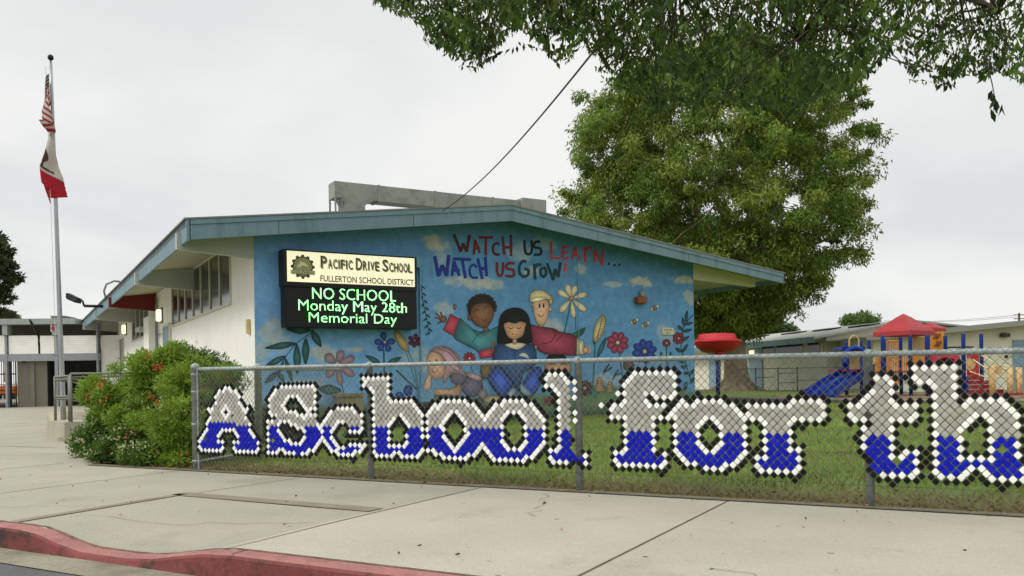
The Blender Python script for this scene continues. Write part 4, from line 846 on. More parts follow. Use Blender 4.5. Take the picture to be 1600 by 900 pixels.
# ================================================================== LED MARQUEE SIGN
so=.32
def sg(px,py,o=so): return wall(px,py,o)
T0,T1=sg(441,388)[0],sg(651,402)[0]; ZT=(sg(441,388)[1]+sg(651,402)[1])/2; ZB_=(sg(445,510)[1]+sg(653,515)[1])/2; ZM=sg(447,445)[1]
mq=thing('marquee_sign',wp((T0+T1)/2,0,ZB_),'black school sign with a lit cream header and green LED message','sign')
cab=mat('black_cabinet','#0d0f0f',.5,ns=3,na=.2)
def sbox(mb,t0,t1,z0,z1,o0,o1): mb.hexa([wp(t0,-o1,z0),wp(t1,-o1,z0),wp(t1,-o0,z0),wp(t0,-o0,z0),wp(t0,-o1,z1),wp(t1,-o1,z1),wp(t1,-o0,z1),wp(t0,-o0,z1)])
mb=MB(); sbox(mb,T0,T1,ZM-.03,ZT,.02,so); mb.build('header_cabinet',cab,mq,bevel=.015)
mb=MB(); sbox(mb,T0+.03,T1,ZB_,ZM-.032,.02,so-.03); mb.build('led_cabinet',cab,mq,bevel=.01)
h0,h1=sg(448,391.5),sg(648,447); hz1=(sg(448,391.5)[1]+sg(648,404)[1])/2; hz0=(sg(448,440.5)[1]+sg(648,447.5)[1])/2
mb=MB(); sbox(mb,h0[0],h1[0],hz0,hz1,so-.01,so+.006); hp_=mb.build('header_panel',mat('lit_cream_panel','#efe6bf',.5,emit='#f5edcb',es=.62,ns=.8,na=.05),mq)
hw=h1[0]-h0[0]; hh=hz1-hz0; HX=lambda f:h0[0]+hw*f; HZ=lambda f:hz0+hh*f
o1=so+.008
shad=mat('olive_shadow_ink','#9c9a72',.7); olive=mat('dark_olive_ink','#4d4e33',.7); brown_=mat('brown_ink','#3f3013',.7)
def smallcaps(words,f0,f1,zb,zt,m,o,dx=0,dz=0,bold=.0):
    cwid=lambda i,ch:(1.22 if i==0 else .86)*(.5 if ch=='I' else 1.)
    n=sum(sum(cwid(i,c) for i,c in enumerate(w))+.4 for w in words)-.4; x=f0; k=(f1-f0)/n
    for w in words:
        for i,ch in enumerate(w):
            cw=cwid(i,ch)*k; wd=cw*(.84 if ch!='I' else .42); off=(cw-wd)/2; zt_=zt if i==0 else zb+(zt-zb)*.78
            walltext(ch,HX(x+off)+dx,HX(x+off+wd)+dx,HZ(zb)+dz,HZ(zt_)+dz,o,m,hp_,'lettering',bold); x+=cw
        x+=.4*k
smallcaps(['PACIFIC','DRIVE','SCHOOL'],.243,.98,.50,.90,shad,o1,dx=hw*.007,dz=-hh*.035,bold=.03)
smallcaps(['PACIFIC','DRIVE','SCHOOL'],.243,.98,.50,.90,olive,o1+.004,bold=.0)
walltext('FULLERTON SCHOOL DISTRICT',HX(.245),HX(.992),HZ(.045),HZ(.255),o1,brown_,hp_,'lettering',.016)
# gear emblem
gc=(HX(.115),HZ(.5)); gr_=hh*.40
def disc(r,col,o,n=40,teeth=0):
    mb=MB(); P=[]
    if teeth:
        for i in range(teeth):
            for a,k in ((-.30,.86),(-.2,1.),(.2,1.),(.30,.86)): t=2*math.pi*(i+a)/teeth; P.append((r*k*math.sin(t),r*k*math.cos(t)))
    else: P=[(r*math.sin(2*math.pi*i/n),r*math.cos(2*math.pi*i/n)) for i in range(n)]
    c=wp(gc[0],-o,gc[1]); V=[wp(gc[0]+x,-o,gc[1]+y) for x,y in P]
    for i in range(len(V)): mb.face([c,V[(i+1)%len(V)],V[i]])
    return mb.build('emblem',col,hp_)
disc(gr_,olive,o1,teeth=12); lightink=mat('cream_ink','#d9d2a4',.6); midink=mat('mid_olive_ink','#9a9868',.7)
disc(gr_*.72,lightink,o1+.003); disc(gr_*.68,olive,o1+.005); disc(gr_*.64,midink,o1+.007)
def gpoly(pts,m,o): 
    mb=MB(); P=[Vector((x,y,0)) for x,y in pts]
    for tr in tessellate_polygon([P]):
        q=[wp(gc[0]+P[i].x*gr_,-o,gc[1]+P[i].y*gr_) for i in tr]; n=(q[1]-q[0]).cross(q[2]-q[0]); q=q[::-1] if n.x*M[0]+n.y*M[1]>0 else q; mb.face(q)
    return mb.build('emblem',m,hp_)
gpoly([(-.5,-.1),(-.42,.1),(-.25,.28),(-.2,.45),(-.08,.36),(.12,.36),(.32,.2),(.48,.0),(.42,-.02),(.25,.1),(.18,.0),(.05,.12),(-.1,.06),(-.2,-.05),(-.32,-.02)],lightink,o1+.010)
gpoly([(-.6,-.14),(-.3,-.12),(.0,-.2),(.3,-.12),(.6,-.16),(.5,-.4),(.2,-.56),(-.2,-.56),(-.5,-.4)],shad,o1+.010)
gpoly([(-1.0,-.30),(1.0,-.30),(1.0,-.62),(-1.0,-.62)],olive,o1+.012); gpoly([(-.97,-.33),(.97,-.33),(.97,-.59),(-.97,-.59)],lightink,o1+.014)
walltext('DOLPHINS',gc[0]-gr_*.9,gc[0]+gr_*.9,gc[1]-gr_*.57,gc[1]-gr_*.35,o1+.016,olive,hp_,'lettering',.02)
# LED screen and dots
lo=so-.03
mb=MB(); sbox(mb,T0+.07,T1-.05,ZB_+.05,ZM-.05,lo-.005,lo+.003); scr=mb.build('led_screen',mat('led_black','#0b0d0a',.5,ns=40,na=.3),mq)
ledm=mat('green_led','#0c2a0c',.4,emit='#98ffa0',es=2.5)
def ledtext(s,corn,bold=-.006):
    """corn: photo corners (left top, left bottom, right top, right bottom) of the line of writing"""
    c=[wall(*q,lo) for q in corn]; t0=(c[0][0]+c[1][0])/2; t1=(c[2][0]+c[3][0])/2; zt=(c[0][1]+c[2][1])/2; zb=(c[1][1]+c[3][1])/2
    v,tr=textmesh(s,bold); px=.0125; nx=int((t1-t0)/px); ny=int((zt-zb)/px); X,Y=np.meshgrid((np.arange(nx)+.5)/nx,(np.arange(ny)+.5)/ny); ins=np.zeros(X.shape,bool)
    for a,b,c_ in tr:
        A,B,C_=v[a],v[b],v[c_]; d=(B[1]-C_[1])*(A[0]-C_[0])+(C_[0]-B[0])*(A[1]-C_[1])
        if abs(d)<1e-9: continue
        l1=((B[1]-C_[1])*(X-C_[0])+(C_[0]-B[0])*(Y-C_[1]))/d; l2=((C_[1]-A[1])*(X-C_[0])+(A[0]-C_[0])*(Y-C_[1]))/d; ins|=(l1>=-.01)&(l2>=-.01)&(l1+l2<=1.01)
    mb=MB(); h=px*.5
    for y,x in zip(*np.nonzero(ins)):
        t=t0+X[y,x]*(t1-t0); z=zb+Y[y,x]*(zt-zb); mb.face([wp(t-h,-lo-.006,z-h),wp(t+h,-lo-.006,z-h),wp(t+h,-lo-.006,z+h),wp(t-h,-lo-.006,z+h)])
    return mb.build('led_dots',ledm,scr)
zf=lambda x,y:(435+x/6.427,380+y/6.427)
ledtext('NO SCHOOL',[zf(338,443),zf(338,560),zf(1178,478),zf(1178,583)]); ledtext('Monday May 28th',[zf(200,568),zf(200,710),zf(1288,598),zf(1288,728)]); ledtext('Memorial Day',[zf(305,703),zf(305,833),zf(1188,708),zf(1188,833)])
# ================================================================== LEFT: ENTRANCE BUILDING
FBP=Vector((-21.3,37.5)); FBD=Vector((math.cos(math.radians(6)),math.sin(math.radians(6)))); FBN=Vector((-FBD.y,FBD.x))
def fbx(px,py=600,o=0.): return vplane(px,py,FBP-FBN*o,FBD)
def fp(t,b,z): q=FBP+FBD*t+FBN*b; return Vector((q.x,q.y,z))
def fbox(mb,px0,py0,px1,py1,o0,o1,b=0.):
    """front face traced on the facade plane (b = metres behind it), from o0 in front to o1 behind"""
    t0,z1=vplane(px0,py0,FBP+FBN*b,FBD); t1,z0=vplane(px1,py1,FBP+FBN*b,FBD)
    mb.hexa([fp(t0,b-o0,z0),fp(t1,b-o0,z0),fp(t1,b+o1,z0),fp(t0,b+o1,z0),fp(t0,b-o0,z1),fp(t1,b-o0,z1),fp(t1,b+o1,z1),fp(t0,b+o1,z1)])
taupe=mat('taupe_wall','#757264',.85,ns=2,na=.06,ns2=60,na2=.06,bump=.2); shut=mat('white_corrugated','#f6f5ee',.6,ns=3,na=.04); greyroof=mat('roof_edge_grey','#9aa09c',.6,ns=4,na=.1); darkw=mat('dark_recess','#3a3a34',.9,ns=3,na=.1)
eb=thing('entrance_building',fp(2,0,.25),'low flat roofed entrance building with white corrugated screens and barred gates','building')
mb=MB(); fbox(mb,-420,503,124,507,.45,9.); eb_roof=mb.build('roof',greyroof,eb)
mb=MB(); fbox(mb,-420,507.3,180,528,.0,.25,b=.9); mb.build('upper_wall',taupe,eb)
for a,b in ((-120,-70),(-66,-20),(-16,11.5),(17,63),(66,88.5),(96,153.5)):
    mb=MB(); t0,z1=fbx(a,525); t1,z0=fbx(b,559); n=12
    for i in range(n):
        za,zb=z0+(z1-z0)*i/n,z0+(z1-z0)*(i+1)/n; m=(za+zb)/2
        mb.face([fp(t0,-.21,za),fp(t1,-.21,za),fp(t1,-.218,m),fp(t0,-.218,m)]); mb.face([fp(t0,-.218,m),fp(t1,-.218,m),fp(t1,-.21,zb),fp(t0,-.21,zb)])
    mb.build('corrugated_screen',shut,eb)
postm=mat('grey_blue_post','#92969a',.55,ns=4,na=.06)
for a,b in ((-68,-64),(11.5,17),(88.5,96),(153.5,158)): mb=MB(); fbox(mb,a,505,b,641,.28,.1); mb.build('post',postm,eb)
for a,b in ((10,18),(87,97)): mb=MB(); fbox(mb,a,507.5,b,524,.4,.05); mb.build('bracket',greyroof,eb)
mb=MB(); t0=fbx(64)[0]; z=fbx(64,505)[1]; mb.tube([fp(t0+.1,-1.2,z+.05),fp(t0,-.2,z-.5),fp(t0,-.1,z-1.0),fp(t0,-.1,fbx(64,560)[1])],.05,8); mb.build('downpipe',blackm,eb)
mb=MB(); fbox(mb,-420,559.2,159,563,.24,.15); mb.build('beam',postm,eb)
mb=MB(); fbox(mb,27,563.3,75,642,.02,.2); fbox(mb,-420,563.3,-45,642,.02,.2); mb.build('wall',taupe,eb)
mb=MB(); fbox(mb,48,563.4,56,641.5,.09,.0); mb.build('pilaster',taupe,eb)
mb=MB(); fbox(mb,158.3,524,215,642,.05,.25); mb.build('white_wall',whitew,eb)
# recess behind the right hand gate
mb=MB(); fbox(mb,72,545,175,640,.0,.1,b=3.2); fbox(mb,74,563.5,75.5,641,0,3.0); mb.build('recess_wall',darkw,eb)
mb=MB(); fbox(mb,80,582,92,640,.08,.0,b=3.1); fbox(mb,118,570,126,640,.08,.0,b=3.1); mb.build('door',mat('dim_door_glass','#5d6a6c',.2,ns=3,na=.3),eb)
def gate(a,b,y0,y1,n,name='gate'):
    mb=MB(); 
    for i in range(n+1):
        x=a+(b-a)*i/n; t=fbx(x)[0]; w_=.05 if i in (0,n) else .018; z1=fbx(x,y0)[1]; z0=fbx(x,y1)[1]; mb.box(fp(t,-.06,(z0+z1)/2),(w_,.03,z1-z0),FBD)
    for y in (y0,(y0*.72+y1*.28),y1-4,(y0*.3+y1*.7)):
        t0,z=fbx(a,y); t1,_=fbx(b,y); mb.box(fp((t0+t1)/2,-.06,z),(t1-t0,.028,.05),FBD)
    return mb.build(name,blackm,eb)
gate(-44,26,564,640,22); gate(97,153,564,640,20)
mb=MB(); fbox(mb,36,563.6,40,567,.12,.0); mb.build('wall_light',blackm,eb)
t=thing('rooftop_unit',fp(fbx(91)[0],2.,4.),'grey air conditioning box on the entrance building roof','air conditioner')
mb=MB(); fbox(mb,79,495,101,503.5,.0,1.2,b=2.); u_=mb.build('casing',ductm,t,bevel=.03)
mb=MB(); fbox(mb,79,493.3,101.5,494.8,.05,1.3,b=2.); mb.build('lid',ductm,u_)
t=thing('notice_sign',fp(fbx(88)[0],-.4,3.3),'small red and white notice under the entrance roof beside the flagpole','sign')
mb=MB(); fbox(mb,85,507.6,92.5,519,.40,-.37); pl=mb.build('plate',mat('white_sign','#d5d2cc',.5,ns=6,na=.04),t); mb=MB(); fbox(mb,86,512,92,516,.41,-.395); mb.build('red_band',mat('red_sign','#b5262c',.5,ns=6,na=.05),pl)
# seen through the left gate: far lawn vehicle
t=thing('parked_bus',at(6,632,58),'orange vehicle with a white roof glimpsed through the left gate','vehicle')
org=mat('orange_paint','#c9652c',.5,ns=3,na=.1)
def abox(mb,px0,py0,px1,py1,Y,dep):
    a=at(px0,py1,Y); b=at(px1,py0,Y); mb.hexa([(a.x,Y,a.z),(b.x,Y,a.z),(b.x,Y+dep,a.z),(a.x,Y+dep,a.z),(a.x,Y,b.z),(b.x,Y,b.z),(b.x,Y+dep,b.z),(a.x,Y+dep,b.z)])
mb=MB(); abox(mb,-20,603,23,618,58,2.); bb=mb.build('body',org,t,bevel=.08); mb=MB(); abox(mb,-20,597,23,602.8,58,2.); mb.build('roof',shut,t,bevel=.1)
mb=MB(); abox(mb,-20,609,23,611,57.97,.02); mb.build('stripe',blackm,bb)
for px in (-8,14): mb=MB(); c=at(px,619,57.95); mb.tube([c,c+Vector((0,.25,0))],.33,14); mb.build('wheel',blackm,t,smooth=False)
# ------------------------------------------------------------------ flagpole and flags
YF=20.; b0=at(97.3,603,YF); b1=at(79.2,97,YF); base=b0+(b0-b1)*((b0.z-gz(b0.x,b0.y))/(b1.z-b0.z))
fpole=thing('flagpole',base,'tall silver flagpole with a dark ball on top','flagpole')
silver=mat('brushed_aluminium','#a4a8aa',.4,.6,ns=6,na=.1)
mb=MB(); ks=np.linspace(0,1,12); mb.tube([base.lerp(b1,k) for k in ks],[.062-.028*k for k in ks],12); mb.build('pole',silver,fpole,smooth=True)
mb=MB(); mb.lathe(b1+Vector((0,0,.01)),[(.015,0),(.015,.03),(.04,.035),(.06,.06),(.068,.095),(.06,.13),(.04,.155),(.008,.165)],14); mb.build('ball',blackm,fpole,smooth=True)
mb=MB(); mb.tube([base.lerp(b1,k)+Vector((-.07,-.09,0)) for k in np.linspace(.2,.985,20)],.006,4); mb.build('halyard',mat('white_rope','#c9c9c2',.8,ns=20,na=.1),fpole)
mb=MB(); mb.tube([base.lerp(b1,.2)+Vector((-.06,-.08,0)),base.lerp(b1,.2)+Vector((-.1,-.16,.02))],.015,6); mb.build('cleat',pipem,fpole)
def flag(name,ztop_,hoist,label,colour,outline,k0):
    """limp flag: hoist edge on the pole, the fly hangs down in soft folds; outline: (height share, reach left, reach right)"""
    nu_,nv_=90,60; U_,V_=np.meshgrid(np.linspace(0,1,nu_),np.linspace(0,1,nv_)); drop=hoist*.72
    z=ztop_-V_*hoist*.62-U_*drop*(.55+.45*V_)
    f=np.clip((ztop_-z)/(hoist*.62+drop),0,1); lf_=np.interp(f,[o[0] for o in outline],[o[1] for o in outline]); rt_=np.interp(f,[o[0] for o in outline],[o[2] for o in outline])
    s_=U_*2.3+.1*np.sin(V_*3+k0); tri=1-np.abs(1-(s_%2.)); tri=tri*tri*(3-2*tri); x=np.where(True,rt_-(rt_-lf_)*((tri*.9+.12*np.sin(U_*9+V_*2))%1.0001),0); x=x*np.clip(U_*9,0,1)
    y=-.09-.16*np.sin(U_*8.5+k0+V_*1.2)*np.clip(U_*3,0,1)*.6-.06*U_
    bx=np.interp(z,[base.z,b1.z],[base.x,b1.x])
    P=np.stack([bx+x,YF+y,z],-1).reshape(-1,3); C=colour(U_,V_).reshape(-1,3); idx=np.arange(nu_*nv_).reshape(nv_,nu_); f_=np.stack([idx[:-1,:-1],idx[:-1,1:],idx[1:,1:],idx[1:,:-1]],-1).reshape(-1,4)
    o=np_mesh(name,P,f_,C,mat('flag_cloth',None,.85,attr=True,trans=.35),smooth=True); tag(o,label,'flag','flags on the flagpole'); return o
cr_,cw_,cb_,cg_,cd_=[np.array(lin(q)) for q in ('#9c1b2a','#c9c4ba','#141a36','#3c5a3a','#4a3626')]
def us(U_,V_):
    s=(np.floor(V_*13)%2==0)[...,None]; C=np.where(s,cr_,cw_); can=((U_<.5)&(V_<.58))[...,None]; st=((np.floor(U_*26)%2==0)&(np.floor(V_*17)%2==0))[...,None]
    return np.where(can,np.where(st,cw_,cb_),C)
def bear(U_,V_):
    C=np.where((V_>.70)[...,None],cr_*1.3,cw_); e=(((U_-.5)/.2)**2+((V_-.42)/.14)**2<1)|(((U_-.3)/.07)**2+((V_-.38)/.07)**2<1)|((np.abs(U_-.4)<.03)&(V_>.45)&(V_<.62))|((np.abs(U_-.6)<.03)&(V_>.45)&(V_<.62))
    C=np.where(e[...,None],cd_,C); g_=(((U_-.5)/.28)**2+((V_-.63)/.03)**2<1); C=np.where(g_[...,None],cg_,C); s=(((U_-.15)**2+(V_-.2)**2)<.004); C=np.where(s[...,None],cr_,C)
    tx=((np.floor(U_*40)%2==0)&(V_>.60)&(V_<.66)&(U_>.2)&(U_<.8)); return np.where(tx[...,None],cd_,C)
flag('national_flag',8.36,1.05,'striped flag with a dark blue star field hanging limp near the pole top',us,((0,-.05,.0),(.25,-.15,.05),(.6,-.30,.09),(.8,-.22,.11),(1,-.06,.12)),.4)
flag('state_flag',7.22,1.42,'white flag with a red stripe and a brown bear hanging below the striped flag',bear,((0,-.04,.08),(.3,-.18,.11),(.55,-.32,.17),(.8,-.22,.27),(1,-.1,.36)),2.0)
# ------------------------------------------------------------------ ramp and hand rails
rc=mat('ramp_concrete','#aaa593',.9,ns=2,na=.1,ns2=50,na2=.12,bump=.3,dirt=('#77725f',1.2,.55,.8))
rA=ground(101,690); rB=ground(73,652); 
t=thing('concrete_ramp',(rA.x,rA.y,0),'low raised concrete landing and ramp in front of the side wall','ramp')
dx_=Vector((W[0],W[1],0)); dm=Vector((M[0],M[1],0)); zt1=rA.z+.36
mb=MB(); a=Vector((rA.x,rA.y,-.1)); q=[a,a+dx_*3.2,a+dx_*3.2+dm*1.3,a+dm*1.3-dx_*.25]; mb.hexa(q+[Vector((p.x,p.y,zt1)) for p in q]); mb.build('landing',rc,t)
mb=MB(); a2=Vector((rA.x-1.3,rA.y+4.2,-.1)); q=[a2,a2+dx_*5,a2+dx_*5+dm*4,a2+dm*4-dx_*.6]; mb.hexa(q+[Vector((p.x,p.y,rA.z+.38)) for p in q]); mb.build('landing',rc,t)
mb=MB(); q=[a+dm*1.3-dx_*.25,a+dm*1.3-dx_*.05,a2+dx_*.2,a2]; mb.hexa(q+[Vector((q[0].x,q[0].y,zt1-.12)),Vector((q[1].x,q[1].y,zt1-.12)),Vector((q[2].x,q[2].y,rA.z+.3)),Vector((q[3].x,q[3].y,rA.z+.3))]); mb.build('side_curb',rc,t)
mb=MB(); c0=ground(90,690); c1=ground(74,652); q=[Vector((c0.x,c0.y,0)),Vector((c0.x+.4,c0.y-.05,0)),Vector((c1.x+.5,c1.y,0)),Vector((c1.x,c1.y,0))]; mb.hexa(q+[p+Vector((0,0,(.12 if i in(0,1) else .3))) for i,p in enumerate(q)]); mb.build('side_curb',rc,t)
rail=mat('painted_hand_rail','#74756c',.5,.3,ns=8,na=.12)
def handrail(label,pts,zg,h,mid=True,n_end=True):
    t=thing('hand_rail',pts[0],label,'hand rail','hand rails of the ramp'); mb=MB(); mb.tube([Vector((p[0],p[1],p[2]+h)) for p in pts],.021,8); mb.build('top_rail',rail,t,smooth=True)
    mb=MB(); mb.tube([Vector((p[0],p[1],p[2]+h*.93)) for p in pts],.018,8); mb.tube([Vector((p[0],p[1],p[2]+h*.55)) for p in pts],.02,8); mb.tube([Vector((p[0],p[1],p[2]+h*.5)) for p in pts],.016,8); mb.build('middle_rail',rail,t,smooth=True)
    for p in pts: mb=MB(); mb.tube([Vector((p[0],p[1],p[2]-.05)),Vector((p[0],p[1],p[2]+h))],.026,8); mb.build('post',rail,t,smooth=True)
L0=Vector((rA.x,rA.y,zt1)); 
handrail('hand rail along the front edge of the landing, running into the shrub',[L0+dx_*.12+dm*.08,L0+dx_*1.2+dm*.08,L0+dx_*2.6+dm*.08],0,.9)
handrail('sloping hand rail going down the left side of the ramp',[L0+dx_*.1+dm*.2,L0+dm*1.15-dx_*.1,Vector((c0.x+.25,c0.y+2.6,rA.z+.12)),Vector((c0.x-.2,c0.y+4.4,rA.z+.12))],0,.86)
handrail('farther hand rail on the raised back landing behind the flagpole',[a2+Vector((.1,.1,rA.z+.48)),a2+dx_*1.3+Vector((0,.1,rA.z+.48)),a2+dx_*2.6+Vector((0,.1,rA.z+.48))],0,.95)
# ------------------------------------------------------------------ floodlight and roof conduit
fl=side(137,482,TE-.5); p1=wp(TE-.02,16.,3.86); p0=wp(TE-.62,16.,3.86)
t=thing('flood_light',p1,'black flood light on an arm off the roof edge above the red beam','flood light')
mb=MB(); mb.tube([p1,p0],.05,8); mb.build('arm',blackm,t,smooth=True)
mb=MB(); mb.tube([p0,p0+Vector((-.03,0,.14)),p0+Vector((-.12,0,.24))],.035,8); k_=mb.build('knuckle',blackm,t,smooth=True)
hd=p0+Vector((-.30,0,.36)); mb=MB(); ax=Vector((-.55,-.2,-.5)).normalized(); q_=[hd+Vector(v) for v in ((-.22,-.24,-.12),(.12,-.24,-.28),(.12,.24,-.28),(-.22,.24,-.12),(-.24,-.18,.10),(.16,-.12,-.10),(.16,.12,-.10),(-.24,.18,.10))]; mb.hexa(q_); mb.build('lamp_head',blackm,t,bevel=.03)
mb=MB(); r0=wp(TE-.05,14.6,4.0); mb.tube([r0,r0+Vector((-.06,0,.25)),r0+Vector((.02,0,.48)),r0+Vector((.25,.1,.6)),r0+Vector((.55,.2,.56))],.035,8); mb.build('roof_conduit',pipem,sb,smooth=True)
# ================================================================== PLANTS
leafm=mat('leaf_green',None,.55,attr=True,trans=.3,spec=.3)
def sprays(centres,radii,n_each,ln,wd,c0,c1,flat=.7,droop=.3,dark_in=False,up=0.):
    C=np.repeat(np.asarray(centres),n_each,0); R=np.repeat(np.asarray(radii),n_each)[:,None]; n=len(C); d=unit(RNG.normal(size=(n,3))); rad=RNG.random(n)[:,None]**.45
    pos=C+d*R*rad*np.array([1,1,flat]); ax=unit(d*.55+RNG.normal(0,.8,(n,3))+np.array([0,0,up-droop])); k=np.repeat(RNG.random(len(centres)),n_each)[:,None]*.6+RNG.random(n)[:,None]*.4
    col=np.array(lin(c0))*(1-k)+np.array(lin(c1))*k; return leaves(pos,ax,RNG.uniform(.7,1.3,n)*ln,wd*RNG.uniform(.7,1.3,n),col)
def cat_(*a):
    V=[];Fa=[];C=[];o=0
    for v,f,c in a: V.append(v);Fa.append(f+o);C.append(c);o+=len(v)
    return np.concatenate(V),np.concatenate(Fa),np.concatenate(C)
def shrub(name,label,lobes,n,ln,wd,c0,c1,sub=26,flowers=None,nf=0,fr=.03,group=None,up=.25):
    """lobes: (x,y,z,r)"""
    bx=sum(l[0] for l in lobes)/len(lobes); by=sum(l[1] for l in lobes)/len(lobes); t=thing(name,(bx,by,0),label,'shrub',group)
    cs=[];rs=[]
    for (x,y,z,r) in lobes:
        for i in range(sub):
            d=unit(RNG.normal(size=3)); k=RNG.random()**.4; q=np.array([x,y,z])+d*r*k*.85; q[2]=max(q[2],.08); cs.append(q); rs.append(RNG.uniform(.09,.19)*max(1,r*1.6))
    v,f,c=sprays(cs,rs,max(4,n//len(cs)),ln,wd,c0,c1,up=up,droop=0.); v[:,2]=np.maximum(v[:,2],.01); np_mesh('foliage',v,f,c,leafm,t)
    mb=MB()
    for (x,y,z,r) in lobes:
        for i in range(3): mb.tube([(bx+(x-bx)*.6+random.uniform(-.1,.1),by+(y-by)*.6,-.02),(x+random.uniform(-.2,.2),y+random.uniform(-.2,.2),z*.6),(x+random.uniform(-.4,.4)*r,y+random.uniform(-.4,.4)*r,z+r*.4)],[.02,.014,.006],5)
    mb.build('stem',mat('shrub_bark','#4a3b2b',.9,ns=8,na=.2),t)
    if flowers:
        P=[]
        for i in range(nf):
            x,y,z,r=random.choice(lobes); d=unit(np.array([random.gauss(0,1),-abs(random.gauss(.6,.8)),random.gauss(.1,.8)])); q=np.array([x,y,z])+d*r*random.uniform(.92,1.08); q[2]=max(q[2],.12)
            for j in range(random.randint(4,9)): P.append(q+RNG.normal(0,.035,3))
        P=np.array(P); n_=len(P); k=RNG.random(n_)[:,None]; cc=np.array(lin(flowers[0]))*(1-k)+np.array(lin(flowers[1]))*k
        fs=[leaves(P,unit(RNG.normal(size=(n_,3))+np.array([0,-.5,.3])),fr,fr*.75,cc) for _ in range(3)]; v,f,c=cat_(*fs); np_mesh('flowers',v,f,c,mat('petal',None,.6,attr=True,trans=.25),t)['kind']='stuff'
    return t
# big flowering shrub left of the corner post; lobes set out on the bed
def bedlobe(px,py,Y,rpx): p=at(px,py,Y); return (p.x,p.y,p.z,rpx*Y/F)
shrub('flowering_shrub','large bushy green shrub with orange red flowers left of the fence corner post',
 [bedlobe(*q) for q in ((255,600,12.2,58),(205,610,12.6,52),(285,655,11.4,55),(230,660,12.,60),(175,640,12.8,42),(290,595,12.,45),(270,700,11.2,40),(318,610,12.6,42),(350,600,13.2,36),(330,680,12.,46),(150,615,13.0,24),(225,570,12.4,28),(270,562,12.4,24))],62000,.075,.016,'#58781f','#9cb845',flowers=('#a8401f','#c8633c'),nf=22,fr=.032)
shrub('wispy_shrub','thin wispy dark shrub rising behind the big shrub against the white wall',[bedlobe(*q) for q in ((300,562,13.4,18),(325,570,13.4,22),(345,580,13.6,22),(280,553,13.4,14))],3800,.075,.02,'#3c4f1e','#6f8340')
shrub('low_shrub','low spreading shrub dotted with cream white flowers at the path edge',
 [bedlobe(*q) for q in ((165,670,12.8,34),(140,692,12.6,26),(190,700,11.8,34),(215,715,11.4,26),(160,712,11.9,24),(240,715,11.2,22))],24000,.05,.022,'#33501c','#6b8a38',flowers=('#d9d7b4','#b9c08a'),nf=70,fr=.026)
# dark growth behind the return fence, against the mural foot
shrub('dark_shrub','dark leafy growth behind the letters A and S at the mural foot',[bedlobe(*q) for q in ((430,655,14.6,26),(465,668,14.8,26),(400,665,14.2,24),(500,675,15.,22),(560,690,15.6,16))],9000,.08,.03,'#22361f','#3f5a30')
bark=mat('tree_bark','#857761',.95,ns=3,na=.2,ns2=25,na2=.3,bump=.8,stretch=(1,1,.3))
def branch(mb,a,b,r0,r1,n=7,wob=.06,seg=5):
    a=Vector(a);b=Vector(b); l=(b-a).length; P=[a.lerp(b,i/seg)+(Vector((random.gauss(0,1),random.gauss(0,1),random.gauss(0,.6)))*l*wob if 0<i<seg else Vector()) for i in range(seg+1)]
    mb.tube(P,[r0+(r1-r0)*i/seg for i in range(seg+1)],n); return P
